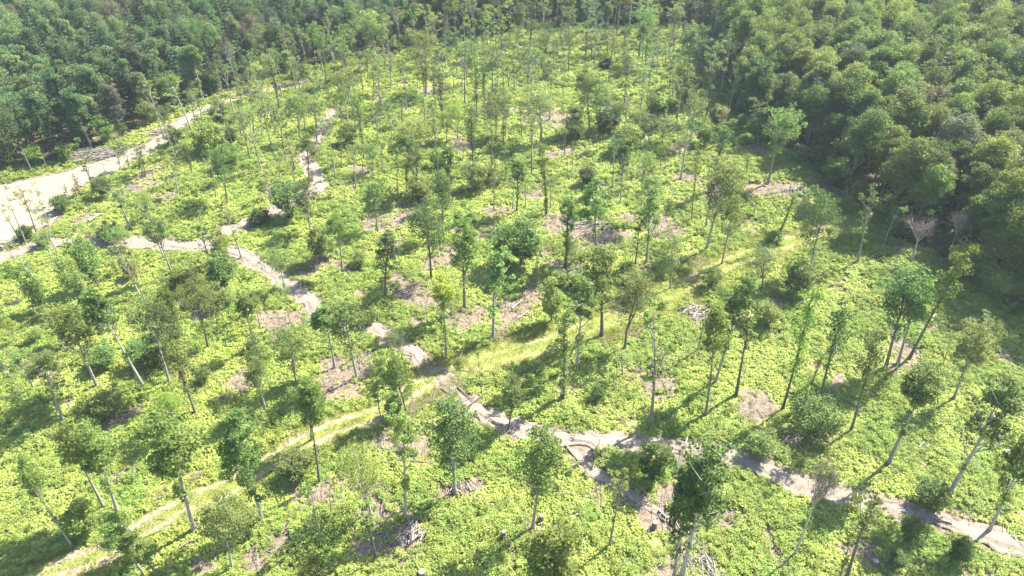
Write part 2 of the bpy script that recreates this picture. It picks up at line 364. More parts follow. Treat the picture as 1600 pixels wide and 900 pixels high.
# ------------------------------------------------------------------ plant meshes
def tube(path, radii, sides):
    path = np.asarray(path, float); n = len(path)
    t = np.gradient(path, axis=0); t /= np.linalg.norm(t, axis=1)[:, None]+1e-9
    ref = np.array([.3, .9, .2]); V = []
    for i in range(n):
        a = np.cross(t[i], ref); a /= np.linalg.norm(a)+1e-9; b = np.cross(t[i], a)
        th = np.arange(sides)/sides*2*math.pi
        V.append(path[i]+radii[i]*(np.cos(th)[:, None]*a+np.sin(th)[:, None]*b))
    V = np.vstack(V); F = []
    for i in range(n-1):
        for k in range(sides):
            k2 = (k+1) % sides; F.append((i*sides+k, i*sides+k2, (i+1)*sides+k2, (i+1)*sides+k))
    F.append(((n-1)*sides, (n-1)*sides+1, (n-1)*sides+2, (n-1)*sides+(3 if sides > 3 else 2)))
    return V, np.array([f for f in F])

class Geo:
    def __init__(s): s.V = []; s.F = []; s.T = []; s.n = 0
    def add(s, V, F, tint=None):
        s.V.append(V); s.F.append(F+s.n); s.n += len(V)
        s.T.append(np.full(len(V), .5) if tint is None else tint)
    def mesh(s, name, mats, smooth=False):
        return mesh_from(name, np.vstack(s.V), np.vstack(s.F), mats, smooth, {'tint': np.concatenate(s.T)})

def leaf_quads(C, size, rg, up=.55, tint=None, elong=1.25):
    """one small folded leaf spray per centre"""
    n = len(C); nr = rg.normal(size=(n, 3)); nr[:, 2] = abs(nr[:, 2])+up; nr /= np.linalg.norm(nr, axis=1)[:, None]
    a = np.cross(nr, rg.normal(size=(n, 3))); a /= np.linalg.norm(a, axis=1)[:, None]+1e-9; b = np.cross(nr, a)
    s = (size*rg.uniform(.6, 1.35, n))[:, None]/2
    V = np.stack([C-a*s*elong, C-b*s*.8-nr*s*.15, C+a*s*elong, C+b*s*.8-nr*s*.15], 1).reshape(-1, 3)
    F = np.arange(4*n).reshape(n, 4)
    if tint is None: tint = rg.uniform(0, 1, n)
    return V, F, np.repeat(tint, 4)

def blob(c, r, n, rg, flat=.75):
    """points in a leaf clump, most of them near its surface"""
    d = rg.normal(size=(n, 3)); d /= np.linalg.norm(d, axis=1)[:, None]
    d *= (rg.uniform(.25, 1, n)**.5)[:, None]*r; d[:, 2] *= flat
    return c+d

def bend_path(p0, p1, k, rg, sag=.12, lift=0):
    t = np.linspace(0, 1, k)[:, None]; p0 = np.array(p0); p1 = np.array(p1); L = np.linalg.norm(p1-p0)
    off = rg.normal(size=3)*sag*L; off[2] = off[2]*.4+lift*L
    return p0+(p1-p0)*t+off*(t*(1-t))*2

def build_tree(seed, kind, H, W, cb):
    """trunk geometry and crown geometry of one tree H high, crown W wide starting at cb*H"""
    rg = np.random.default_rng(seed); tr = Geo(); cr = Geo()
    r0 = (.0135*H+.03)*{'v': .9, 's': .85, 'F': 1.1, 't': .75, 'b': .8, 'c': .8}.get(kind, 1.0)
    topz = H*{'b': .8, 'c': .97, 'h': .97, 't': .98, 'v': .95}.get(kind, .86)
    lean = rg.normal(size=2)*.018*H
    def axis(z):
        t = z/H
        return np.array([lean[0]*t*t+.012*H*math.sin(t*4+seed)*t, lean[1]*t*t+.012*H*math.cos(t*3.3+seed)*t, z])
    zs = np.linspace(-.35, topz, 11)
    rad = lambda z: r0*max(.10, 1-(max(z, 0)/topz)**.9*.88)+(.35*r0 if z < .2 else 0)
    fork = kind == 'f'
    if fork:
        zf = H*rg.uniform(.22, .34); zs = np.linspace(-.35, zf, 5)
    V, F = tube([axis(z) for z in zs], [rad(z) for z in zs], 7); tr.add(V, F)
    tips = []                                    # (point, clump radius)
    hw = W/2; cz0 = cb*H; ch = H-cz0
    def limb(p0, p1, r, subs, lift=.12):
        path = bend_path(p0, p1, 5, rg, .10, lift)
        V, F = tube(path, np.linspace(r, r*.25, 5), 5); tr.add(V, F)
        for _ in range(subs):
            k = rg.uniform(.45, .95); q = path[0]*(1-k)+path[-1]*k if False else path[min(4, int(k*4.99))]
            e = q+rg.normal(size=3)*np.array([.22, .22, .16])*W*.55+np.array([0, 0, .05*H*rg.random()])
            V, F = tube(bend_path(q, e, 3, rg, .1), np.linspace(r*.4, r*.12, 3), 4); tr.add(V, F); tips.append(e)
        tips.append(path[-1])
    if kind in 'rFsfy':
        nl = {'r': 12, 'F': 13, 's': 8, 'f': 13, 'y': 10}[kind]
        stems = [axis]
        if fork:
            stems = []
            for k in range(rg.integers(2, 4)):
                an = rg.uniform(0, 6.28)+k*2.3; sp = W*.26
                e = np.array([math.cos(an)*sp, math.sin(an)*sp, H*.86]); b0 = axis(zf)
                def ax(z, e=e, b0=b0):
                    t = np.clip((z-zf)/(H*.86-zf), 0, 1.1); return b0+(e-b0)*t+np.array([e[0], e[1], 0])*t*(1-t)*.5
                zz = np.linspace(zf-.1, H*.86, 7)
                V, F = tube([ax(z) for z in zz], np.linspace(r0*.62, r0*.12, 7), 6); tr.add(V, F); stems.append(ax)
        for i in range(nl):
            st = stems[i % len(stems)]
            k = (i+.5)/nl; z0 = cz0*.96+(topz-cz0)*.75*k+rg.normal()*.02*H
            z0 = max(z0, (zf+.5) if fork else .1*H)
            an = i*2.4+rg.normal()*.4
            rr = hw*(.62+.38*math.sin(math.pi*min(1, .22+.7*k)))*rg.uniform(.6, .98)*(1.0 if not fork else .7)
            up = (.10+.20*rg.random())*ch+rr*({'s': .75}.get(kind, .45))
            p0 = st(z0); p1 = p0+np.array([math.cos(an)*rr, math.sin(an)*rr, up]); p1[2] = min(p1[2], H*.97)
            limb(p0, p1, r0*(.42-.22*k), 4 if kind != 's' else 3)
        for st in stems:
            p = st(topz if not fork else H*.86)
            for _ in range(3):
                e = p+np.array([rg.normal()*hw*.25, rg.normal()*hw*.25, rg.uniform(.04, .12)*H]); e[2] = min(e[2], H*.99)
                limb(p, e, r0*.14, 1)
        T = np.array(tips)
        # keep the tips within the crown envelope
        T[:, 2] = np.clip(T[:, 2], cz0*1.0, H*.97)
        rc = {'r': .125, 'F': .15, 's': .10, 'f': .115, 'y': .12}[kind]*W
        npc = {'r': 58, 'F': 80, 's': 40, 'f': 60, 'y': 60}[kind]
        if kind in 'rF':                           # fill the dome between the limbs
            m = 34 if kind == 'r' else 62
            d = rg.normal(size=(m, 3)); d /= np.linalg.norm(d, axis=1)[:, None]; d[:, 2] = np.where(d[:, 2] < -.3, -d[:, 2], d[:, 2])
            c = axis(cz0+ch*.48); c[2] = cz0+ch*.48
            ph = np.arctan2(d[:, 1], d[:, 0]); lob = 1+.2*np.sin(ph*2+seed)+.14*np.sin(ph*3+seed*1.7+d[:, 2]*4)
            T = np.vstack([T, c+d*np.array([hw*.84, hw*.84, ch*.47])*(rg.uniform(.55, 1.02, m)*lob)[:, None]])
            T[:, 2] = np.minimum(T[:, 2], H*.985)
        ca = rg.uniform(0, 6.28); cut = rg.random() < .6 and kind != 'F'
        off = rg.normal(size=2)*.06*W
        if kind in 'rsf':                          # leaf tufts on the bole below the crown
            for _ in range(rg.integers(2, 7)):
                z = rg.uniform(.28, max(.3, cb*1.05))*H; T = np.vstack([T, axis(z)+rg.normal(size=3)*.25]) if not fork else T
        for p in T:
            if cut and p[2] > cz0 and math.cos(math.atan2(p[1], p[0])-ca)*np.hypot(p[0], p[1]) > hw*.28 and abs(p[2]-(cz0+ch*.45)) < ch*.3 and rg.random() < .75: continue
            if p[2] > cz0: p = p+np.array([off[0], off[1], 0])
            r = rc*rg.uniform(.45, 1.55); n = int(npc*rg.uniform(.6, 1.2)*(r/rc)**1.5)
            C = blob(p, r, n, rg, .6)
            base = rg.uniform(.05, .6)
            cr.add(*leaf_quads(C, .23 if kind != 'F' else .29, rg, up=.8, tint=np.clip(base+rg.uniform(0, .45, n), 0, 1)))
    elif kind == 'v':                              # a column of leaves hugging the trunk, a small crown on top
        for i in range(10):
            z0 = H*(.5+.42*i/10); an = i*2.4; p0 = axis(z0)
            limb(p0, p0+np.array([math.cos(an)*hw*.7, math.sin(an)*hw*.7, hw*rg.uniform(.4, 1.1)]), r0*.25, 1)
        T = np.array(tips); T[:, 2] = np.minimum(T[:, 2], H*.98)
        for p in T:
            n = int(46*rg.uniform(.6, 1.3)); C = blob(p, W*.2*rg.uniform(.7, 1.2), n, rg, .7); cr.add(*leaf_quads(C, .24, rg))
        for z in np.arange(cb*H, H*.93, .38):
            r = (.42+.35*rg.random())*(1 if z > .25*H else .8); n = int(26*rg.uniform(.3, 1.25))
            C = blob(axis(z)+rg.normal(size=3)*.12, r, n, rg, 1.0); cr.add(*leaf_quads(C, .27, rg, up=.2))
    elif kind == 'b':                              # leafy to the ground, several stems
        for i in range(5):
            an = i*1.26+rg.normal()*.3; limb(axis(.1), np.array([math.cos(an)*hw*.6, math.sin(an)*hw*.6, H*rg.uniform(.45, .8)]), r0*.45, 2)
        m = int(30+26*W/H)
        d = rg.normal(size=(m, 3)); d /= np.linalg.norm(d, axis=1)[:, None]
        c = np.array([0, 0, H*.48]); T = c+d*np.array([hw*.8, hw*.8, H*.42])*rg.uniform(.45, 1, (m, 1))
        low = np.clip((T[:, 2]/H)/.35, .45, 1); T[:, :2] *= (.55+.45*low)[:, None]
        for p in np.vstack([T, np.array(tips)]):
            r = .15*min(W, H)*rg.uniform(.5, 1.5); n = int(66*rg.uniform(.6, 1.3))
            C = blob(p, r, n, rg, .7); C[:, 2] = abs(C[:, 2])
            base = rg.uniform(.0, .55); cr.add(*leaf_quads(C, .21, rg, up=.8, tint=np.clip(base+rg.uniform(0, .45, n), 0, 1)))
    elif kind == 't':                              # a bare pole with a few twigs and tufts
        for i in range(6):
            z0 = H*rg.uniform(.45, .95); an = rg.uniform(0, 6.28); p0 = axis(z0)
            limb(p0, p0+np.array([math.cos(an), math.sin(an), 1.1])*hw*rg.uniform(.4, 1), r0*.3, 1)
        for p in tips:
            n = int(14*rg.uniform(.5, 1.5)); C = blob(p, .5, n, rg, .8); cr.add(*leaf_quads(C, .25, rg))
    elif kind == 'D':                              # a dead tree: only fine twigs
        for i in range(16):
            z0 = H*(cb+.5*(1-cb)*rg.random()); an = i*2.4; p0 = axis(z0)
            limb(p0, p0+np.array([math.cos(an)*hw*rg.uniform(.5, 1), math.sin(an)*hw*rg.uniform(.5, 1), (H-z0)*rg.uniform(.35, .8)]), r0*.35, 4)
        T = np.array(tips); T[:, 2] = np.minimum(T[:, 2], H)
        for p in T:
            n = 22; q = p+rg.normal(size=(n, 3))*np.array([.5, .5, .5]); d = rg.normal(size=(n, 3)); d[:, 2] = abs(d[:, 2])+.6
            d /= np.linalg.norm(d, axis=1)[:, None]; L = rg.uniform(.4, 1.1, n)[:, None]
            sd = np.cross(d, rg.normal(size=(n, 3))); sd /= np.linalg.norm(sd, axis=1)[:, None]; sd *= .018
            V = np.stack([q-sd, q+sd, q+sd*.4+d*L, q-sd*.4+d*L], 1).reshape(-1, 3); cr.add(V, np.arange(4*n).reshape(n, 4), np.repeat(rg.random(n), 4))
    elif kind in 'hc':                             # conifer: tiers of drooping boughs
        nt_ = 17 if kind == 'h' else 9
        for i in range(nt_):
            k = i/(nt_-1); z0 = H*(.10+.86*k); rr = hw*(1-k)**.8*rg.uniform(.75, 1.1)+.12
            nb = int(9-4*k) if kind == 'h' else 6
            for j in range(nb):
                an = j*6.283/nb+i*.9+rg.normal()*.2; p0 = axis(z0)
                d = np.array([math.cos(an), math.sin(an), -.18+.5*k]); L = rr*rg.uniform(.7, 1.15)
                V, F = tube([p0, p0+d*L*.5, p0+d*L+np.array([0, 0, -.08*L])], [r0*.14, r0*.1, r0*.04], 3); tr.add(V, F)
                n = max(6, int(L*(15 if kind == 'h' else 9)))
                t = rg.uniform(.15, 1.05, n)[:, None]
                C = p0+d*L*t+rg.normal(size=(n, 3))*np.array([.26, .26, .1])*(L*.42+.1)
                cr.add(*leaf_quads(C, .36 if kind == 'h' else .26, rg, up=1.0, elong=1.5))
    return tr, cr

class Tmpl: pass
TM = {}
def tmpl(kind, H, W, cb, seed):
    t = Tmpl(); tr, cr = build_tree(seed, kind, H, W, cb)
    t.H, t.W, t.cb, t.tr, t.cr = H, W, cb, tr, cr
    t.trunk = tr.mesh('trunk', [BARK], True); t.crown = cr.mesh('crown', [LEAF['mid']])
    TM.setdefault(kind, []).append(t)
sd = 100
for W in (4.2, 5.6, 7.0, 8.4):
    for cb in (.3, .42, .56):
        for _ in range(2): sd += 1; tmpl('r', 17, W, cb, sd)
for W, cb in ((3.4, .3), (4.4, .5), (3.6, .6), (5.4, .35), (5.2, .55), (2.8, .5), (4.0, .4), (4.6, .62)): sd += 1; tmpl('s', 17, W, cb, sd)
for W, cb in ((2.6, .05), (3.4, .12), (3.2, .3), (4.6, .3)): sd += 1; tmpl('v', 16, W, cb, sd)
for H, W in ((8, 4.4), (8, 5.2), (6, 4.8), (6, 6.0), (4, 4.4), (4, 5.2)): sd += 1; tmpl('b', H, W, .03, sd)
for W in (6.5, 8.0): sd += 1; tmpl('f', 17, W, .4, sd)
for W in (2.0, 2.4, 3.0): sd += 1; tmpl('t', 14, W, .6, sd)
for W in (4.5, 5.5): sd += 1; tmpl('D', 15, W, .4, sd)
for W in (2.6, 3.2): sd += 1; tmpl('c', 7, W, .05, sd)
for W, cb in ((6.5, .2), (7.8, .25), (9.0, .22), (10.5, .25), (7.2, .15), (8.4, .2), (5.6, .2)): sd += 1; tmpl('F', 18, W, cb, sd)
for H, W in ((19, 5.5), (20, 6.2), (17, 5.0)): sd += 1; tmpl('h', H, W, .1, sd)

def make_tree(name, t, loc, sxy, sz, leaf, bark=BARK, lean=(0, 0), rz=0.0):
    root = bpy.data.objects.new(name, None); sc.collection.objects.link(root)
    root.empty_display_size = .5
    root.location = loc
    root.rotation_euler = (lean[1], lean[0], 0)
    for nm, me, mt in (('trunk', t.trunk, bark), ('crown', t.crown, leaf)):
        o = link(nm, me, root); o.scale = (sxy, sxy, sz); o.rotation_euler = (0, 0, rz)
        o.material_slots[0].link = 'OBJECT'; o.material_slots[0].material = mt
    return root

# ------------------------------------------------------------------ the trees of the cut, tile by tile of the photograph
# base x y, top x y, crown width (quarter pixels inside the tile), start of the crown, kind
TREES = {
(0,0): """1505 840 1480 560 130 .5 s|1590 850 1550 430 140 .6 s|1370 775 1370 600 120 .1 b|1225 800 1200 560 110 .3 s|1100 690 1040 470 180 .3 r|1450 895 1440 770 80 0 b|1310 950 1310 740 200 .1 b|1100 905 1080 780 100 0 b""",
(400,0): """40 890 20 560 110 .5 s|100 780 90 660 90 .3 s|195 780 170 620 80 .4 s|280 890 240 580 150 .45 r|305 810 300 590 100 .5 s|380 890 370 560 130 .3 s|385 800 340 590 110 .4 s|400 610 350 420 130 .4 s|535 770 520 600 110 .45 s|578 772 525 450 140 .55 r|580 905 560 750 120 0 b|672 572 640 330 130 .6 s|740 602 720 380 100 .6 s|770 590 760 300 110 .6 s|845 570 830 330 110 .6 s|915 790 900 580 100 .5 s|805 752 800 560 90 .5 s|760 892 750 600 120 .3 s|845 892 850 620 100 .4 s|650 890 650 680 80 .5 s|1050 582 1050 400 90 0 v|1062 600 1060 195 270 .25 r|1060 780 1040 590 100 .4 s|985 902 990 740 170 0 b|1110 480 1100 330 60 .6 s|1170 602 1160 270 100 .6 s|1290 602 1280 380 90 .6 s|1305 642 1300 250 110 .6 s|1320 542 1310 240 110 .6 s|1360 382 1370 230 100 .4 r|1210 362 1200 230 110 .4 r|1380 740 1370 390 100 0 v|1425 692 1420 390 90 .1 v|1190 890 1200 690 120 .4 y|1260 862 1270 630 120 .45 y|1325 892 1325 760 45 0 v|1430 792 1425 560 45 0 t|1500 862 1500 600 150 .35 r|1560 862 1550 560 120 .45 r|1480 602 1480 280 120 .6 s|1510 562 1500 300 100 .6 s|1580 562 1570 380 100 .3 s|1235 542 1235 400 100 .3 s|1010 545 1010 400 60 .5 s|45 560 40 420 150 .2 r|225 490 225 380 100 .3 r|300 482 290 390 80 0 b|140 470 140 330 100 .4 r|920 520 925 350 80 .6 s|640 470 640 320 110 .4 r|560 430 550 300 110 .4 r|1000 440 1000 300 100 .4 r|700 500 690 330 100 .5 s""",
(800,0): """15 562 10 250 90 .5 s|75 432 65 270 80 .6 s|110 462 110 300 60 .7 s|145 432 140 250 80 .6 s|165 492 170 300 80 .5 s|205 502 210 330 90 .5 s|215 482 215 410 50 0 b|260 412 260 250 80 .6 s|320 582 335 390 80 .5 s|320 392 315 230 80 .6 s|350 402 350 230 90 .6 s|460 362 465 210 90 .4 s|500 372 500 200 110 .5 s|205 362 220 190 150 .3 r|600 352 590 190 140 .3 r|485 822 470 410 160 .4 r|455 662 450 480 70 .5 s|545 822 555 520 130 .15 r|600 832 600 660 160 0 b|670 800 660 630 150 .1 r|700 482 715 290 90 .5 s|775 522 790 350 80 .5 s|835 512 860 370 80 .5 s|730 482 740 330 100 .3 s|815 392 830 60 160 .45 r|905 472 905 230 120 .4 s|585 432 580 360 90 0 b|985 542 1000 320 120 .5 s|1002 612 1010 400 110 .5 s|890 722 900 500 130 0 b|925 702 930 600 120 0 b|1080 662 1085 400 150 0 b|1150 582 1160 460 70 0 b|1185 425 1190 240 170 .3 r|1115 892 1150 570 180 .15 r|1210 905 1200 740 110 0 b|1280 802 1300 610 110 0 b|1330 902 1340 660 120 .2 s|1215 542 1240 330 90 .5 s|120 892 120 720 60 .5 s|180 892 205 530 300 .4 f|60 862 60 640 120 .4 s|390 872 400 740 120 0 b|410 742 410 650 100 0 b|720 955 720 760 170 0 b|940 902 950 730 160 .2 r|822 842 810 690 120 .2 y|1500 862 1500 650 100 .3 s|1540 892 1560 620 120 .3 s|280 402 285 270 70 .6 s|540 362 545 240 80 .5 s|640 372 645 250 80 .5 s|1060 432 1070 290 100 .4 s|960 402 965 250 100 .4 s|1010 322 1020 190 100 .4 r|1110 302 1120 160 110 .3 r|880 302 890 170 90 .4 r|700 302 705 170 90 .4 r|430 282 435 150 90 .4 r|330 272 335 150 90 .4 r|230 262 230 140 90 .4 r|120 262 120 130 90 .4 r|30 282 30 150 100 .4 r""",
(0,225): """165 625 20 250 90 .6 t|125 602 -10 370 90 .6 t|230 562 160 290 130 .65 s|320 562 285 230 55 .7 t|205 182 120 -20 60 .5 t|295 152 250 30 60 .5 t|590 312 490 -30 80 .5 s|755 162 730 20 100 .3 s|812 162 770 -20 90 .5 s|660 192 640 90 45 .5 t|890 192 860 30 130 .3 s|910 202 885 10 90 .4 s|1205 182 1140 -10 100 .1 v|1115 322 1070 110 130 .5 s|1082 412 1050 310 50 .5 t|1350 332 1310 60 100 .5 s|1420 372 1375 20 200 .5 f|1445 155 1440 -60 130 0 b|1290 672 1230 380 60 .8 t|825 532 700 260 150 .5 s|800 522 745 300 90 .6 s|930 472 900 300 110 .4 y|600 702 540 520 120 .4 s|800 652 740 540 120 .3 r|1080 822 950 470 150 .5 r|775 762 700 560 80 .5 s|230 887 100 620 70 .7 t|212 877 70 600 70 .7 t|400 892 260 560 120 .7 s|100 742 0 560 70 .7 t|505 332 480 180 90 0 c|592 302 590 190 70 0 c|432 392 420 250 70 0 c|385 422 360 310 100 0 b|650 332 680 200 120 0 b|1400 925 1430 620 170 0 b|1150 905 1170 780 160 0 b|820 832 820 740 80 0 b|1215 905 1190 700 90 .2 s|170 592 150 510 100 0 b|280 642 270 560 90 0 b|700 592 700 500 160 0 b|1640 500 1600 400 120 0 b""",
(400,225): """95 347 50 120 100 .5 s|152 232 130 0 100 .4 s|332 252 330 -60 110 .3 r|380 112 380 -20 40 .5 t|397 92 400 -40 60 .5 s|242 252 210 20 120 .2 s|205 465 235 220 190 0 b|345 562 290 240 170 .3 r|400 742 370 440 140 0 b|440 702 470 560 110 0 b|565 392 540 210 60 .3 s|540 802 505 430 140 .5 r|535 132 530 -80 80 .7 s|625 282 600 0 90 .6 s|670 172 650 -30 80 .6 s|795 187 780 -40 100 .6 s|735 172 730 10 130 .15 r|760 542 720 230 150 .3 r|940 312 940 110 80 0 v|1012 332 990 -40 130 .45 r|985 252 980 -30 100 .4 s|885 332 880 40 60 .6 s|850 82 850 -60 50 .5 t|1140 147 1130 20 110 0 b|1210 372 1200 20 110 .4 r|1260 132 1255 -40 70 .5 s|1170 572 1150 190 150 .35 r|1025 342 1090 190 150 0 b|1370 292 1360 90 160 0 b|1440 262 1440 130 90 0 b|1487 412 1490 100 90 .4 s|1560 242 1560 0 70 .5 s|1095 832 1065 370 240 .4 r|1305 1030 1275 430 180 .4 r|805 962 835 540 150 .3 r|1580 762 1560 480 220 0 b|45 822 20 680 60 .5 s|180 902 130 660 160 .15 r|640 772 650 660 90 0 b|1290 110 1300 0 60 .4 s""",
(800,225): """5 402 10 130 70 .5 s|30 422 40 90 110 .4 r|85 402 80 100 60 .5 s|215 442 200 -20 90 .1 v|240 402 250 120 90 .4 s|350 217 340 50 60 .6 s|377 187 380 -20 60 .7 s|530 52 530 -60 60 .5 s|660 162 655 -20 60 .4 s|675 372 710 -20 90 .4 r|465 262 475 130 110 0 b|530 692 505 230 150 .5 r|780 112 790 -40 60 .7 s|930 132 930 0 50 0 v|800 482 840 70 200 .45 r|840 742 880 230 150 .35 r|770 752 800 480 90 .2 s|1040 122 1060 -20 60 .5 s|1120 482 1170 0 60 .4 v|1205 542 1280 80 100 .5 s|1215 662 1350 130 230 .5 r|1310 752 1400 340 150 .45 r|1460 202 1480 60 60 .1 v|1510 452 1530 330 80 .3 s|1570 672 1580 420 90 .2 s|55 762 120 410 210 0 b|165 902 160 620 70 .5 s|340 782 350 520 70 .3 v|330 772 360 330 120 .4 r|400 782 390 600 120 .1 y|562 1195 570 640 220 .4 r|990 902 1010 560 210 .3 r|1065 892 1060 760 40 .6 t|720 802 740 740 110 0 b|1250 892 1250 750 120 0 b|1560 905 1530 650 200 .2 r|450 905 475 820 200 0 b|740 882 760 810 150 0 b|300 875 290 790 120 0 b|1390 272 1420 150 80 .4 s|1300 190 1310 60 70 .4 s""",
(1200,225): """0 242 110 -220 230 .5 r|135 312 165 150 70 .5 t|70 562 180 290 90 .1 v|40 612 40 545 110 0 b|258 812 360 340 240 .45 r|180 950 250 640 200 0 b|560 742 650 250 140 .55 s|722 622 830 380 120 .3 s|480 302 520 150 110 .3 s|900 735 950 440 160 .4 D|1120 742 1195 420 110 .5 D|1240 842 1290 590 230 0 b|1500 925 1530 750 220 0 b""",
(0,450): """130 662 -10 430 110 .5 s|217 642 150 360 190 .5 s|392 822 260 410 200 .65 r|452 782 330 560 100 .7 s|462 692 370 520 70 .8 t|605 612 400 130 240 .45 r|902 622 590 50 170 .65 r|1062 602 930 100 280 .5 r|1302 372 1205 -30 270 .35 r|1550 192 1500 -20 80 .6 s|1222 782 1060 310 140 .5 v|650 492 640 360 150 0 b|880 487 850 330 150 0 b|690 802 660 640 170 0 b|240 342 230 240 90 0 b|105 352 95 200 90 .5 y|1500 832 1410 640 45 .8 t|1600 602 1545 330 170 .1 r|1105 905 1070 630 170 .1 y|580 832 570 690 190 0 b|1275 592 1280 490 90 0 b|1390 112 1400 -30 170 0 b|1000 480 990 360 120 0 b""",
(400,450): """65 772 -20 460 140 .4 r|250 592 205 270 230 .2 r|490 492 440 130 150 .6 r|632 562 530 90 230 .5 r|215 217 160 -30 80 .6 s|25 242 -20 20 80 .6 s|920 452 860 250 150 .4 r|945 792 850 430 180 .3 r|785 842 740 600 70 .5 s|855 802 850 640 130 0 b|1190 432 1160 -80 130 .5 y|1410 662 1380 350 40 .9 t|1480 312 1500 -220 200 .45 r|1577 892 1620 580 150 .4 r|350 952 300 560 200 .1 y|690 220 680 140 130 0 b""",
(800,450): """245 212 250 -120 150 0 b|405 492 450 -70 180 .5 r|320 692 345 130 130 .1 v|705 372 745 -70 290 .4 f|630 662 640 520 40 .5 t|690 542 690 370 200 .3 s|865 852 945 110 220 .25 s|1160 402 1225 90 70 .3 s|1210 792 1300 130 180 .6 r|1270 592 1480 -60 170 .5 r|1400 672 1510 110 150 .55 s|1590 242 1590 80 150 0 b|540 700 530 600 90 0 b""",
(1200,450): """90 762 310 -40 150 .35 v|325 692 480 90 150 .3 v|270 612 350 400 60 .1 v|520 892 700 230 150 .3 v|735 502 840 -120 270 .5 r|812 472 960 -60 240 .6 r|885 437 1260 -270 160 .3 v|780 242 830 0 60 .3 t|1090 492 1110 260 100 .4 s|1160 692 1270 250 220 .5 r|752 1096 1030 490 230 .6 r|1345 312 1360 180 120 .2 s|300 902 280 700 280 0 b|640 572 680 430 60 .2 s""",
(0,675): """655 482 400 -30 250 .5 r|742 522 580 -10 220 .5 r|450 712 120 200 130 .6 r|1217 612 1010 -60 300 .45 r|1190 192 1150 80 45 .8 t|1450 852 1400 430 310 .12 r|530 652 510 400 180 0 b|910 902 660 560 200 .45 r|1010 922 760 640 150 .4 r|1640 562 1480 -80 250 .35 r""",
(400,675): """397 312 310 -300 160 .6 r|410 672 320 330 90 .6 s|470 522 460 330 70 .2 t|752 792 690 460 110 .75 s|720 512 620 170 320 .12 r|937 527 910 -130 180 .5 r|1242 382 1200 -160 320 .45 r|1310 145 1320 -20 160 0 b|270 265 270 120 190 0 b|350 925 340 770 160 0 b""",
(800,675): """130 602 185 10 290 .3 r|240 965 250 500 330 0 b|610 722 680 240 140 .4 s|850 305 950 10 210 0 b|1012 912 1095 260 220 .35 r|1062 902 1250 130 320 .3 r|1550 140 1550 10 170 0 b""",
(1200,675): """165 772 400 180 100 .6 D|450 912 420 640 90 .2 s|492 912 640 370 270 .4 s|865 702 880 480 110 0 b|1122 402 1530 -300 270 .45 r|1010 452 1060 310 190 0 b|1385 612 1700 0 200 .5 r|1190 802 1190 640 150 0 b|800 842 800 720 120 0 b""",
}
COL = {'r': ['mid', 'mid', 'dark', 'pale', 'mid'], 's': ['pale', 'mid', 'olive', 'pale', 'mid', 'mid', 'dark'], 'v': ['dark', 'mid'], 'b': ['mid', 'dark', 'dark', 'pale', 'mid'],
       'y': ['lime', 'pale', 'lime'], 'f': ['mid', 'pale'], 't': ['pale', 'mid'], 'D': ['twig'], 'c': ['rusty', 'olive', 'dark'], 'F': ['forest'], 'h': ['needle']}
NAME = {'r': 'round_crowned_tree', 's': 'slender_tree', 'v': 'vine_clad_tree', 'b': 'bushy_sapling', 'y': 'lime_green_tree', 'f': 'forked_tree',
        't': 'bare_pole_tree', 'D': 'dead_tree', 'c': 'young_pine', 'F': 'forest_tree', 'h': 'forest_conifer'}
placed = []                          # (root, kind, x, y, H, W, px, py, leaf)
def put(kind, B, Hh, W, cb, leanx=0.0, leaf=None, lean_y=0.0):
    Hh = max(1.6, Hh)
    tk = {'y': 'r'}.get(kind, kind)
    def cost(t):
        return abs(math.log((W/Hh)/(t.W/t.H)))+.9*abs(cb-t.cb)+(.4*abs(math.log(Hh/t.H)) if tk == 'b' else 0)+R.random()*.18
    t = min(TM[tk], key=cost)
    sz = Hh/t.H; sxy = min(max(W/t.W*(1.25 if tk == 'b' else .98), sz*.55), sz*1.9)
    lf = leaf or R.choice(COL[kind])
    bk = BARKP if kind == 'D' else (BARKD if kind in 'bvFh' else R.choice([BARK, BARK, BARKP, BARKD]))
    o = make_tree(NAME[kind], t, B, sxy, sz, LEAF[lf], bk, (leanx, lean_y), R.uniform(0, 6.28))
    px, py, _ = to_px(B.x, B.y, B.z)
    placed.append(dict(o=o, k=kind, x=B.x, y=B.y, H=Hh, W=sxy*t.W, px=float(px), py=float(py), leaf=lf, lean=leanx))
    return o
for (ox, oy), txt in TREES.items():
    for ent in txt.split('|'):
        bx, by, tx, ty, w, cb, k = ent.split()
        bx = ox+float(bx)/4; by = oy+float(by)/4; tx = ox+float(tx)/4; ty = oy+float(ty)/4
        B = at(bx, by); d = ray(tx, ty); q = B.y/d[1]
        top = Vector((d[0]*q, B.y, CAM_H+d[2]*q)); Hh = top.z-B.z
        dep = to_px(B.x, B.y, B.z+Hh*.7)[2]; W = float(w)/4*float(dep)/FPX
        lean = max(-.14, min(.14, math.atan2(top.x-B.x, max(Hh, 1))))
        if k in 'rs': Hh *= 1.05; cb = max(.2, float(cb)-.08)
        put(k, B, Hh, W, float(cb), lean)

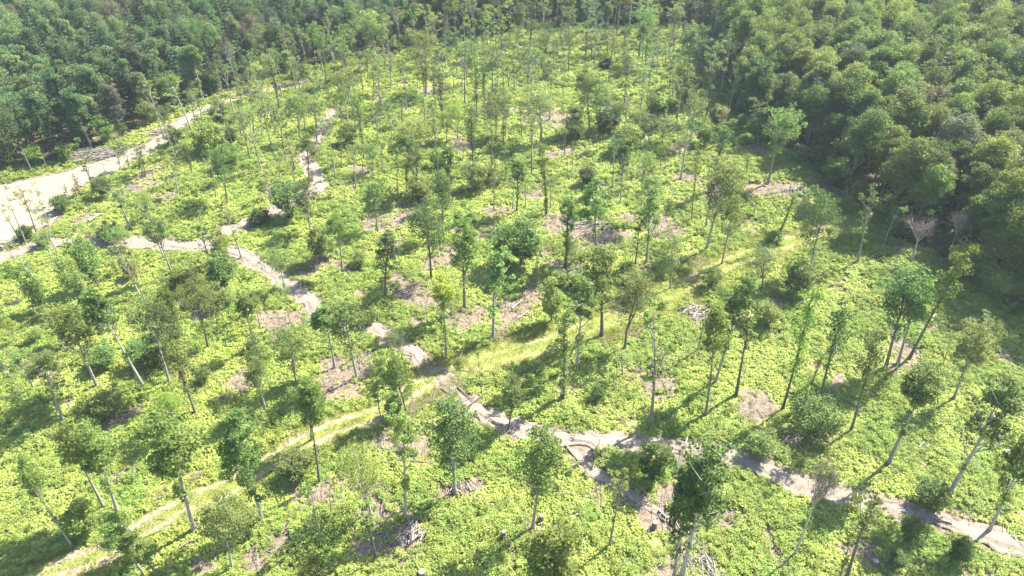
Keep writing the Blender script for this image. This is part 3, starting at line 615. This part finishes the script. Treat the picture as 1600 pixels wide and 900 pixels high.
# the crowd of standing trees at the clearing's far end and along its left rim
def extra(n, x0, x1, y0, y1, kinds, hs, gap):
    k = 0; tries = 0
    while k < n and tries < 4000:
        tries += 1
        B = at(R.uniform(x0, x1), R.uniform(y0, y1))
        if inside(np.array([[B.x, B.y]]), FOREST)[0] or seg_dist(np.array([[B.x, B.y]]), SAND_FAR)[0] < 4: continue
        if any((d['x']-B.x)**2+(d['y']-B.y)**2 < gap*gap for d in placed): continue
        kd = R.choice(kinds); Hh = R.uniform(*hs)
        put(kd, B, Hh, Hh*R.uniform(.22, .36), R.choice([.4, .5, .6]), R.gauss(0, .02)); k += 1
extra(78, 480, 1120, 40, 115, 'rssss', (13, 19), 4.8)
extra(48, 400, 1150, 112, 300, 'ssssv', (13, 18), 5.5)
extra(16, 250, 480, 130, 260, 'ssst', (12, 17), 5)
extra(14, 60, 420, 400, 640, 'ssrb', (9, 15), 5)
extra(16, 300, 560, 105, 160, 'rrs', (12, 17), 6)
extra(14, 1000, 1150, 90, 190, 'rrs', (13, 18), 6)
for ln, n in ((poly(EDGE_L[3:]), 34), (poly(EDGE_R), 36)):     # low growth along the forest edge
    c, s_ = resample(ln, 1.0)
    for q in c[np.linspace(2, len(c)-3, n).astype(int)]:
        x, y = q+rng.normal(size=2)*1.6; Hh = R.uniform(3, 8)
        B = Vector((x, y, float(terr(x, y)))); a, b, _ = to_px(x, y, B.z)
        if 0 < a < 1600 and b < 890: put('b', B, Hh, Hh*R.uniform(.6, .85), 0)

# ------------------------------------------------------------------ the closed forest on both sides
pts = []
for sp, side in ((5.0, 1), (4.3, -1)):            # the left stand is closer set
    for yy in np.arange(30, 470, sp):
        for xx in np.arange(-420, 420, sp):
            q = (xx+R.uniform(-.42, .42)*sp, yy+R.uniform(-.42, .42)*sp)
            if (q[0] < -15-.05*q[1]) == (side < 0): pts.append(q)
P = np.array(pts); P = P[inside(P, FOREST)]
px, py, dp = to_px(P[:, 0], P[:, 1], terr(P[:, 0], P[:, 1])+14)
ok = (dp > 5) & (px > -170) & (px < 1770) & (py > -150) & (py < 980)
P, px, py, dp = P[ok], px[ok], py[ok], dp[ok]
order = np.argsort(dp)
left = P[:, 0] < -15-.05*P[:, 1]
vis = (px > 0) & (px < 1600) & (py > 2) & (py < 890)
single = [i for i in order if vis[i]][:280]
ss = set(single)
rest = [i for i in range(len(P)) if i not in ss]
def forest_kind(i):
    r = R.random(); con = .42 if left[i] else .05
    return 'h' if r < con else 'F'
for i in single:
    k = forest_kind(i); Hh = R.uniform(12, 21); x, y = P[i]
    if left[i]: Hh *= .86
    if k == 'h': Hh *= 1.12
    put(k, Vector((x, y, float(terr(x, y)))), Hh, Hh*(R.uniform(.34, .48) if k == 'F' else .27)*(.78 if left[i] else .95), .3, leaf='forest_cool' if left[i] and k == 'F' else None)

def gn_scatter(name, pos, idx, scl, rot, objs, mat=None):
    """points that carry their own variant, size and turn; one object"""
    col = bpy.data.collections.new(name+'_kinds')
    for o in objs: col.objects.link(o)
    me = bpy.data.meshes.new(name); me.vertices.add(len(pos)); me.vertices.foreach_set('co', np.asarray(pos, np.float32).ravel())
    a = me.attributes.new('idx', 'INT', 'POINT'); a.data.foreach_set('value', np.asarray(idx, np.int32))
    a = me.attributes.new('scl', 'FLOAT_VECTOR', 'POINT'); a.data.foreach_set('vector', np.asarray(scl, np.float32).ravel())
    a = me.attributes.new('rot', 'FLOAT_VECTOR', 'POINT'); a.data.foreach_set('vector', np.asarray(rot, np.float32).ravel())
    ob = link(name, me)
    ng = bpy.data.node_groups.new(name+'_scatter', 'GeometryNodeTree')
    ng.interface.new_socket('Geometry', in_out='INPUT', socket_type='NodeSocketGeometry')
    ng.interface.new_socket('Geometry', in_out='OUTPUT', socket_type='NodeSocketGeometry')
    gi = ng.nodes.new('NodeGroupInput'); go = ng.nodes.new('NodeGroupOutput')
    ip = ng.nodes.new('GeometryNodeInstanceOnPoints'); ci = ng.nodes.new('GeometryNodeCollectionInfo')
    ci.inputs['Collection'].default_value = col; ci.inputs['Separate Children'].default_value = True; ci.inputs['Reset Children'].default_value = True
    ip.inputs['Pick Instance'].default_value = True
    def na(nm, t):
        n = ng.nodes.new('GeometryNodeInputNamedAttribute'); n.data_type = t; n.inputs[0].default_value = nm; return n.outputs[0]
    L = ng.links.new
    L(gi.outputs[0], ip.inputs['Points']); L(ci.outputs[0], ip.inputs['Instance']); L(na('idx', 'INT'), ip.inputs['Instance Index'])
    L(na('scl', 'FLOAT_VECTOR'), ip.inputs['Scale'])
    er = ng.nodes.new('FunctionNodeEulerToRotation'); L(na('rot', 'FLOAT_VECTOR'), er.inputs[0]); L(er.outputs[0], ip.inputs['Rotation'])
    L(ip.outputs[0], go.inputs[0])
    md = ob.modifiers.new('scatter', 'NODES'); md.node_group = ng
    ob['kind'] = 'stuff'
    return ob

def joined(name, t, leaf, bark):
    Vt, Ft, Tt = np.vstack(t.tr.V), np.vstack(t.tr.F), np.concatenate(t.tr.T)
    Vc, Fc, Tc = np.vstack(t.cr.V), np.vstack(t.cr.F), np.concatenate(t.cr.T)
    me = mesh_from(name, np.vstack([Vt, Vc]), np.vstack([Ft, Fc+len(Vt)]), [bark, leaf], False, {'tint': np.concatenate([Tt, Tc])},
                   np.r_[np.zeros(len(Ft)), np.ones(len(Fc))])
    return bpy.data.objects.new(name, me)
fo = [joined('a%02d_forest_variant' % i, t, LEAF['forest'], BARKD) for i, t in enumerate(TM['F'])] + \
     [joined('b%02d_conifer_variant' % i, t, LEAF['needle'], BARKD) for i, t in enumerate(TM['h'])] + \
     [joined('c00_dead_variant', TM['D'][1], LEAF['twig'], BARKP)] + \
     [joined('d%02d_cool_variant' % i, t, LEAF['forest_cool'], BARKD) for i, t in enumerate(TM['F'])]
nF, nH = len(TM['F']), len(TM['h'])
idx = []; scl = []; rot = []; pos = []
for i in rest:
    k = forest_kind(i); x, y = P[i]
    if R.random() < .025: j = nF+nH; s = R.uniform(.95, 1.2)
    elif k == 'h': j = nF+R.randrange(nH); s = R.uniform(.85, 1.25)
    else: j = R.randrange(nF)+(nF+nH+1 if left[i] else 0); s = R.uniform(.66, 1.2)
    if left[i]: s *= .84
    sx = s*R.uniform(.8, 1.08)*(.76 if left[i] else .88)
    pos.append((x, y, float(terr(x, y)))); idx.append(j); scl.append((sx, sx, s)); rot.append((0, 0, R.uniform(0, 6.28)))
fs = gn_scatter('forest_canopy', pos, idx, scl, rot, fo)
fs['label'] = 'closed green forest canopy stretching away behind and beside the clearing'; fs['category'] = 'forest'

# ------------------------------------------------------------------ ground cover
def fern_mesh(seed, kind):
    rg = np.random.default_rng(seed); G = Geo()
    if kind == 'fern':
        nf = 20
        for j in range(nf):
            an = j*6.283/nf+rg.normal()*.2; L = rg.uniform(.28, .6); d = np.array([math.cos(an), math.sin(an)]); sd_ = np.array([-d[1], d[0]])
            w = L*.13; hh = rg.uniform(.15, .42)
            prof = [(0.05, .05, .3), (.45, hh, 1), (.8, hh*.95, .75), (1.08, hh*.55, .06)]
            V = []
            for r, z, ww in prof:
                for s in (-1, 1): V.append([*(d*r*L+sd_*s*w*ww), z-abs(s)*.02])
            V = np.array(V); F = np.array([[0, 1, 3, 2], [2, 3, 5, 4], [4, 5, 7, 6]])
            G.add(V, F, np.full(8, rg.uniform(0, 1)))
    elif kind == 'bramble':
        for _ in range(6):
            c = np.array([rg.normal()*.38, rg.normal()*.38, rg.uniform(.25, .7)])
            n = 30; C = blob(c, .33, n, rg, .5); C[:, 2] = abs(C[:, 2]); G.add(*leaf_quads(C, .135, rg, up=1.6, tint=np.clip(rg.random()*.6+rg.random(n)*.4, 0, 1)))
    else:
        for _ in range(26):
            c = np.array([rg.normal()*.3, rg.normal()*.3]); an = rg.uniform(0, 6.28); d = np.array([math.cos(an), math.sin(an)]); w = .022; L = rg.uniform(.16, .36)
            sd_ = np.array([-d[1], d[0]])*w
            V = np.array([[*(c-sd_), 0], [*(c+sd_), 0], [*(c+sd_*.3+d*L*.5), L], [*(c-sd_*.3+d*L*.5), L]]); G.add(V, np.array([[0, 1, 2, 3]]), np.full(4, rg.random()))
    return G.mesh(kind, [{'fern': FERN, 'bramble': FERN2, 'grass': GRASSM}[kind]])
kinds = [fern_mesh(500+i, 'fern') for i in range(5)]+[fern_mesh(520+i, 'bramble') for i in range(4)]
cover = [bpy.data.objects.new('k%02d_cover_variant' % i, m) for i, m in enumerate(kinds)]
def field(step, y0, y1):
    xs = np.arange(-190, 190, step); ys = np.arange(y0, y1, step); X, Y = np.meshgrid(xs, ys)
    P = np.stack([X.ravel(), Y.ravel()], 1); P += rng.uniform(-.5, .5, P.shape)*step
    px, py, d = to_px(P[:, 0], P[:, 1], 0); ok = (px > -110) & (px < 1710) & (py < 990) & (d > 1); return P[ok]
P = np.vstack([field(.52, 30, 110), field(.68, 110, 170), field(1.0, 170, 300)])
P = P[~inside(P, FOREST) | (rng.random(len(P)) < .05)]
dirt, turf, wood = masks(P)
lush = vnoise(P, 6, 21)*.5+vnoise(P, 2.2, 22)*.5
keep = rng.random(len(P)) < np.clip(1.15-1.08*dirt-1.2*turf, .06, 1)*np.clip(.45+lush*1.1, 0, 1)
onroad = (seg_dist(P, SKID_MAIN) < 1.5+.7*(vnoise(P, 2.5, 41)-.5)) | (seg_dist(P, SKID_UP) < 1.7+.7*(vnoise(P, 2.5, 41)-.5)) | (seg_dist(P, TRACK_L) < 1.7) | (seg_dist(P, TRACK_R) < 3.3) | inside(P, LAND_P)
keep &= ~onroad | (rng.random(len(P)) < .035)
P = P[keep]; n = len(P); dirt = dirt[keep]; lush = lush[keep]
z = terr(P[:, 0], P[:, 1])-.08
br = vnoise(P, 4.5, 31)+rng.normal(size=n)*.12 > .56
idx = np.where(br, 5+rng.integers(0, 4, n), rng.integers(0, 5, n))
far = np.clip((P[:, 1]-100)/120, 0, 1)
s = rng.uniform(.7, 1.25, n)*(.75+.6*lush)*(1+.45*far)*(1-.35*dirt)
gc = gn_scatter('fern_carpet', np.column_stack([P, z]), idx, np.column_stack([s, s, s*rng.uniform(.75, 1.25, n)]),
           np.column_stack([rng.normal(size=n)*.1, rng.normal(size=n)*.1, rng.uniform(0, 6.28, n)]), cover)
gc['label'] = 'bright yellow-green ferns and brambles carpeting the cleared ground'; gc['category'] = 'ground cover'
# short grass on the tracks
tufts = [bpy.data.objects.new('g%02d_tuft_variant' % i, fern_mesh(560+i, 'grass')) for i in range(3)]
P = field(.5, 30, 130); d = np.minimum(seg_dist(P, TRACK_L)-1.0, seg_dist(P, TRACK_R)-2.6)
P = P[d < 3.2]; c = np.minimum(seg_dist(P, TRACK_L), seg_dist(P, TRACK_R)); rutd = abs(c-1.2)
P = P[(rutd > .45) | (rng.random(len(P)) < .25)]; n = len(P)
s = rng.uniform(.7, 1.4, n)
gt = gn_scatter('track_grass', np.column_stack([P, terr(P[:, 0], P[:, 1])+.08]), rng.integers(0, 3, n), np.column_stack([s, s, s]),
           np.column_stack([np.zeros(n), np.zeros(n), rng.uniform(0, 6.28, n)]), tufts)
gt['label'] = 'short yellowish grass growing along the old grassy track'; gt['category'] = 'grass'

# ------------------------------------------------------------------ slash: loose sticks too many to count
G = Geo()
def stick(p, an, L, r, tilt, G):
    d = np.array([math.cos(an)*math.cos(tilt), math.sin(an)*math.cos(tilt), math.sin(tilt)])
    k = rng.normal(size=3)*L*.05; k[2] = abs(k[2])
    V, F = tube([p-d*L/2, p+k, p+d*L/2], [r, r*.85, r*.45], 4); G.add(V, F, np.full(len(V), rng.random()))
for (x, y, r) in PATCH_W:
    if y > 190: continue
    m = int(9*r)+8; main = rng.uniform(0, 3.14)
    for _ in range(m):
        a = rng.uniform(0, 6.28); q = r*1.05*math.sqrt(rng.random()); X, Y = x+math.cos(a)*q, y+math.sin(a)*q
        stick(np.array([X, Y, float(terr(X, Y))+rng.uniform(.05, .28)]), main+rng.normal()*.8, rng.uniform(.7, 3.2), rng.uniform(.02, .055), rng.normal()*.08, G)
for ln in (SKID_MAIN, SKID_SPUR, SKID_UP):
    c, s_ = resample(ln, 1.0)
    for p in c:
        if rng.random() < .55:
            X, Y = p+rng.normal(size=2)*2.1
            stick(np.array([X, Y, float(terr(X, Y))+rng.uniform(.12, .22)]), rng.uniform(0, 3.14), rng.uniform(.5, 2.4), rng.uniform(.02, .05), rng.normal()*.05, G)
for _ in range(1100):
    q = at(rng.uniform(0, 1600), rng.uniform(190, 895))
    stick(np.array([q.x, q.y, q.z+rng.uniform(.2, .5)]), rng.uniform(0, 3.14), rng.uniform(.8, 3.5), rng.uniform(.02, .05), rng.normal()*.12, G)
so = link('slash', G.mesh('slash', [WOOD], False)); so['kind'] = 'stuff'
so['label'] = 'grey-brown sticks and branch slash littering the bare soil'; so['category'] = 'slash'

# ------------------------------------------------------------------ fallen logs, stumps, brush piles
def log_mesh(name, L, r, seed, mat=None, stubs=2):
    rg = np.random.default_rng(seed); G = Geo()
    path = bend_path((-L/2, 0, 0), (L/2, 0, 0), 7, rg, .02)
    V, F = tube(path, np.linspace(r, r*.6, 7), 9); G.add(V, F)
    for end, rr in ((0, r), (6, r*.6)):                       # flat sawn ends
        c = len(V)*0
        ring = V[end*9:(end+1)*9]; ctr = ring.mean(0)
        vv = np.vstack([ring, ctr]); ff = np.array([[k, (k+1) % 9, 9, 9] for k in range(9)])
        G.add(vv, ff[:, :4])
    for _ in range(stubs):
        k = rg.integers(2, 6); a = rg.uniform(0, 3.14)
        V2, F2 = tube([path[k], path[k]+np.array([.25, math.cos(a)*.5, abs(math.sin(a))*.6])], [r*.3, r*.12], 5); G.add(V2, F2)
    V = np.vstack(G.V); Fs = []
    for f in np.vstack(G.F):
        f = list(dict.fromkeys(f.tolist())); 
        if len(f) > 2: Fs.append(f)
    return mesh_from(name, V, Fs, [mat or WOOD], True)
def lay(name, a, b, r, mat, label, z=.3, cat='log', lift_end=0.0, stubs=2, seed=1):
    A, B = at(*a), at(*b); L = (B-A).length
    me = log_mesh(name, L, r, seed, mat, stubs); o = link(name, me)
    o.location = (A+B)/2+Vector((0, 0, z+lift_end/2))
    o.rotation_euler = (0, -math.atan2((B-A).z+lift_end, math.hypot(B.x-A.x, B.y-A.y)), math.atan2(B.y-A.y, B.x-A.x))
    o['label'] = label; o['category'] = cat; o['group'] = 'logs left lying in the cut'; return o
lay('fallen_log', (1056,738), (1070,700), .22, BARKP, 'pale barkless log lying beside bushy sapling just below the main skid trail', .45, lift_end=2.2, seed=2)
lay('fallen_log', (1029,799), (1043,812), .17, BARKP, 'short grey log lying along the dirt spur below the main trail', .3, stubs=0, seed=3)
lay('fallen_log', (1448,808), (1486,820), .13, BARKP, 'long thin white pole lying across the main skid trail at lower right', .3, seed=4)
lay('fallen_log', (1270,768), (1300,758), .12, BARKP, 'pale stick-like log at trail edge beside the twin-stemmed dead tree', .3, seed=5)
lay('fallen_log', (1434,703), (1442,694), .12, BARKP, 'left of two small white logs in the open ferns at right', .55, seed=6)
lay('fallen_log', (1446,702), (1450,697), .10, BARKP, 'right and shorter of two small white logs in open ferns', .55, seed=7)
lay('fallen_log', (715,607), (742,630), .13, BARKD, 'dark crooked log lying along the main skid trail bend', .35, seed=8)
lay('fallen_log', (735,635), (762,614), .12, BARKD, 'dark log across the right verge of the skid trail bend', .4, seed=9)
lay('fallen_log', (765,656), (792,670), .09, BARKD, 'thin dark pole lying in skid trail just right of the bend', .3, seed=10)
lay('fallen_log', (1452,505), (1464,490), .26, BARKP, 'whitish broken log beside the tall vine-clad tree near right forest edge', .5, seed=11)
lay('fallen_log', (800,485), (815,472), .2, BARKP, 'pale log on the brown patch above the right grassy track', .4, seed=12)
lay('fallen_log', (808,500), (826,488), .13, BARKP, 'slim pale log nearest the right grassy track on its brown patch', .4, seed=13)
lay('fallen_log', (925,345), (955,338), .16, BARK, 'grey log among slash in the middle of the clearing', .4, seed=14)
lay('fallen_log', (1035,262), (1050,257), .18, BARKP, 'pale log on far brown patch in the upper right clearing', .4, seed=15)
lay('fallen_log', (1087,254), (1105,249), .18, BARKP, 'pale log on far brown patch, right of its near twin', .4, seed=16)
lay('fallen_log', (236,299), (258,286), .25, BARKP, 'pale heavy log lying in brush right of the sandy landing', .5, seed=17)
lay('fallen_log', (140,348), (158,337), .25, BARKP, 'pale log lying in brush just below the sandy landing', .5, seed=18)
lay('fallen_log', (15,432), (42,420), .15, BARKP, 'long pale pole in ferns below the left end of skid trail', .5, seed=19)
lay('fallen_log', (655,838), (678,829), .16, BARK, 'grey log sticking out of the root clump at lower centre', .4, seed=20)
lay('fallen_log', (890,812), (905,806), .10, BARKP, 'pale branch lying in ferns right of grey-green bushy tree at bottom', .5, seed=21)
lay('fallen_log', (240,786), (258,778), .14, BARKD, 'short dark log in ferns above the left grassy track', .4, seed=22)
lay('fallen_log', (285,856), (302,846), .16, BARKD, 'dark log at the foot of dense round tree on left grassy track', .3, seed=23)
lay('fallen_log', (715,525), (742,514), .12, BARK, 'grey log on brown soil above the main trail junction', .4, seed=24)
lay('fallen_log', (1010,500), (1022,494), .14, BARK, 'short grey log on the slash patch right of forked tree', .4, seed=25)
lay('fallen_log', (1128,690), (1150,698), .11, BARK, 'thin grey log on upper verge of main trail at right', .35, seed=26)

def stump(a, r, h, label, seed):
    B = at(*a); rg = np.random.default_rng(seed)
    root = bpy.data.objects.new('tree_stump', None); sc.collection.objects.link(root); root.location = B
    G = Geo(); th = np.arange(10)/10*6.283
    path = [(0, 0, -.2), (0, 0, .12), (0, 0, h*.5), (0, 0, h)]
    V, F = tube(path, [r*1.6, r*1.25, r*1.02, r], 10); G.add(V, F[:-1]); link('stump_bark', mesh_from('stump_bark', np.vstack(G.V), np.vstack(G.F), [BARKD], True), root)
    ring = V[-10:]; c = ring.mean(0)+np.array([0, 0, .03]); vv = np.vstack([ring*np.array([.97, .97, 1])+np.array([0, 0, .004]), c])
    link('cut_face', mesh_from('cut_face', vv, [[k, (k+1) % 10, 10] for k in range(10)], [WOOD]), root)
    root['label'] = label; root['category'] = 'stump'; root['group'] = 'stumps left in the cut'
stump((1022,824), .3, 1.1, 'grey weathered stump in ferns left of the dirt spur', 1)
stump((846,812), .3, .9, 'dark stump behind grey-green bushy tree at bottom centre', 2)
stump((787,842), .28, 1.6, 'thin broken stump standing alone in ferns at bottom centre', 3)
stump((1365,882), .35, .8, 'stump on brown patch at the bottom right edge', 4)
stump((660,900), .4, 1.0, 'pale stump at the bottom edge, centre left', 5)
stump((1573,710), .5, .6, 'dark low stump in open ferns near right border', 6)

def pile(name, a, n, rx, ry, hgt, Lr, rr, label, mats, main, piece, seed):
    B = at(*a); rg = np.random.default_rng(seed)
    root = bpy.data.objects.new(name, None); sc.collection.objects.link(root); root.location = B
    shared = [log_mesh(piece, 1.0, .06, seed*10+k, m, 0) for k, m in enumerate(mats)]
    for k in range(n):
        q = math.sqrt(rg.random()); an = rg.uniform(0, 6.28); x, y = q*rx*math.cos(an), q*ry*math.sin(an)
        L = rg.uniform(*Lr); r = rg.uniform(*rr)
        o = link(piece, shared[k % len(shared)], root); o.scale = (L, r/.06, r/.06)
        o.location = (x, y, .15+hgt*max(0, 1-q)*rg.uniform(.4, 1.0)); o.rotation_euler = (0, rg.normal()*.16, main+rg.normal()*.45)
    root['label'] = label; root['category'] = 'brush pile'; root['group'] = 'piles of cut wood'
pile('brush_pile', (153,243), 150, 6.5, 2.8, 2.0, (2, 5.5), (.035, .11), 'big heap of grey cut poles on far side of sandy landing', [BARK, WOOD, WOOD, BARKD], .45, 'pole', 31)
pile('brush_pile', (648,836), 34, 1.6, 1.4, 1.3, (.8, 2.4), (.04, .12), 'upturned tangle of grey roots and sticks at lower centre', [WOOD, BARK], 1.1, 'pole', 32)
pile('brush_pile', (1085,488), 40, 2.6, 2.0, 1.1, (1.5, 3.6), (.04, .1), 'pale slash heap above the right grassy track', [WOOD, BARKP, BARK], .3, 'pole', 33)
pile('brush_pile', (720,762), 26, 1.8, 1.4, 1.0, (1.2, 2.8), (.03, .09), 'small stick heap at foot of broad round tree, lower centre', [WOOD, BARK], 2.2, 'pole', 34)
pile('brush_pile', (1247,298), 44, 3, 2.2, 1.4, (1.5, 4), (.04, .1), 'whitish brush heap near the right forest edge', [BARKP, WOOD], .9, 'pole', 35)
pile('brush_pile', (1095,885), 34, 2.0, 1.6, .9, (1, 3), (.03, .09), 'pale stick heap at foot of twin-stemmed tree, bottom edge', [WOOD, BARKP], 1.9, 'pole', 36)
pile('brush_pile', (247,207), 30, 3.5, 1.8, 1.2, (1.5, 4), (.05, .12), 'whitish rubble of branches where the sand road leaves the landing', [BARKP, WOOD], .6, 'pole', 37)
pile('brush_pile', (925,352), 40, 4, 2.2, .9, (1.5, 4.5), (.04, .11), 'long heap of grey slash in the middle of the clearing', [WOOD, BARK], .4, 'pole', 38)

# ------------------------------------------------------------------ labels for the trees
ORD = ['first', 'second', 'third', 'fourth', 'fifth', 'sixth', 'seventh', 'eighth', 'ninth', 'tenth', 'eleventh', 'twelfth', 'thirteenth', 'fourteenth', 'fifteenth', 'sixteenth', 'seventeenth', 'eighteenth', 'nineteenth', 'twentieth']
PLAIN = {k: v.replace('_', ' ') for k, v in NAME.items()}
def on(line, x):
    xs = [p[0] for p in line]; ys = [p[1] for p in line]; return float(np.interp(x, xs, ys))
L_MAIN = [(300,388),(385,402),(470,460),(545,500),(603,522),(672,577),(742,640),(840,676),(980,692),(1120,706),(1240,750),(1380,788),(1600,856)]
L_TRK = [(40,915),(210,835),(350,765),(450,706),(590,648),(690,585),(790,556),(905,516),(1060,452),(1180,396),(1345,342),(1600,300)]
L_UP = [(0,402),(130,379),(300,388),(425,333),(500,295)]
def zone(d):
    x, y = d['px'], d['py']
    if d['k'] in 'Fh':
        if x < 620:
            side = 'left forest'
            return f"in {side} {'front' if d['rank'] == 0 else 'rear'}, {'above sandy landing' if x < 230 else 'above far sandy road' if x < 480 else 'at clearing end'}"
        b = int(y//60)
        where = {0: 'at its far end', 1: 'at its far end', 2: 'beyond the clearing corner', 3: 'beyond the clearing corner', 4: 'opposite the grassy track end', 5: 'opposite the grassy track end', 6: 'nearest the dead trees'}.get(b, 'at lower right border')
        return f"in right forest {'edge' if d['rank'] == 0 else 'interior'} {where}"
    if x < 310 and y < on(L_UP, x): return 'between sandy landing and skid trail' if y > 300 else 'around the sandy road'
    if y < 90: return 'at clearing far end, ' + ('left half' if x < 880 else 'right half')
    if y < 135: return 'in far clearing, ' + ('left third' if x < 640 else 'middle third' if x < 960 else 'right third')
    if y < 185: return 'in second far band, ' + ('left third' if x < 640 else 'middle third' if x < 960 else 'right third')
    if y < 240: return 'in upper clearing, ' + ('left third' if x < 560 else 'middle third' if x < 930 else 'right third')
    if x < 560 and y < on(L_MAIN, max(x, 300)) and x > 300: return 'above the trail fork at left'
    if y < 330: return 'in clearing centre, ' + ('left half' if x < 860 else 'right half')
    if y < on(L_TRK, x) and y < on(L_MAIN, x) and x >= 560: return 'above right grassy track, ' + ('left half' if x < 870 else 'right half')
    if x > 690 and y < on(L_MAIN, x): return 'between right track and trail, ' + ('left third' if x < 990 else 'middle third' if x < 1260 else 'right third')
    if x < 690 and y < on(L_TRK, x): return 'between left trail and track, ' + ('upper left' if x < 280 and y < 560 else 'lower left' if x < 280 else 'middle' if x < 470 else 'right end')
    if x < 640: return 'below the left grassy track'
    return 'below the main skid trail, ' + ('left half' if x < 1010 else 'right half')
for d in placed:
    if d['k'] in 'Fh':
        dd = min(seg_dist(np.array([[d['x'], d['y']]]), poly(EDGE_L))[0], seg_dist(np.array([[d['x'], d['y']]]), poly(EDGE_R))[0]); d['rank'] = 0 if dd < 7 else 1
    d['zone'] = zone(d)
groups = {}
for d in placed: groups.setdefault((d['zone'], d['k']), []).append(d)
CW = {'mid': 'green', 'dark': 'dark', 'pale': 'pale', 'lime': 'lime', 'olive': 'olive', 'forest': 'green', 'forest_cool': 'green', 'needle': 'dark', 'rusty': 'rusty', 'twig': 'grey'}
PLAIN = {'r': 'round-crowned tree', 's': 'slender tree', 'v': 'vine-clad tree', 'b': 'bushy sapling', 'y': 'light-leaved tree', 'f': 'forked tree',
         't': 'bare pole tree', 'D': 'dead tree', 'c': 'young pine', 'F': 'broadleaf tree', 'h': 'conifer'}
for (zn, k), ds in groups.items():
    ds.sort(key=lambda d: d['px']); n = len(ds)
    for i, d in enumerate(ds):
        size = 'small' if d['H'] < 7 else 'tall' if d['H'] > 17.5 else ''
        cw = '' if k in 'Dt' else CW[d['leaf']]
        if n == 1: which = 'the only such'
        else: which = 'leftmost such' if i == 0 else 'rightmost such' if i == n-1 else (ORD[i] if i < 20 else str(i+1)+'th')+' such from left'
        for look in ((size, cw, PLAIN[k]), (cw, PLAIN[k]), (PLAIN[k],)):
            lab = ' '.join(w for w in look if w)+', '+which+' '+zn
            if len(lab.replace('-', ' ').split()) <= 16: break
        d['o']['label'] = lab
        d['o']['category'] = 'sapling' if k == 'b' else 'tree'
        d['o']['group'] = {'F': 'closed forest trees', 'h': 'closed forest trees', 'b': 'bushy saplings in the cut'}.get(k, 'trees left standing in the cut')

# ------------------------------------------------------------------ the air
hz = (-700, 700, -30, 700, -4, CAM_H+6)
V = [(x, y, z) for z in hz[4:] for y in hz[2:4] for x in hz[:2]]
ho = link('haze', mesh_from('haze', np.array(V), [(0, 2, 3, 1), (4, 5, 7, 6), (0, 1, 5, 4), (2, 6, 7, 3), (0, 4, 6, 2), (1, 3, 7, 5)]))
m, nt, out = new_mat('haze_air'); v = N(nt, 'ShaderNodeVolumePrincipled')
v.inputs['Color'].default_value = (.72, .85, 1, 1); v.inputs['Density'].default_value = .00012; v.inputs['Anisotropy'].default_value = .1
nt.links.new(v.outputs[0], out.inputs['Volume']); ho.data.materials.append(m)
ho['kind'] = 'stuff'; ho['label'] = 'thin summer haze in the air over the whole clearing'; ho['category'] = 'haze'
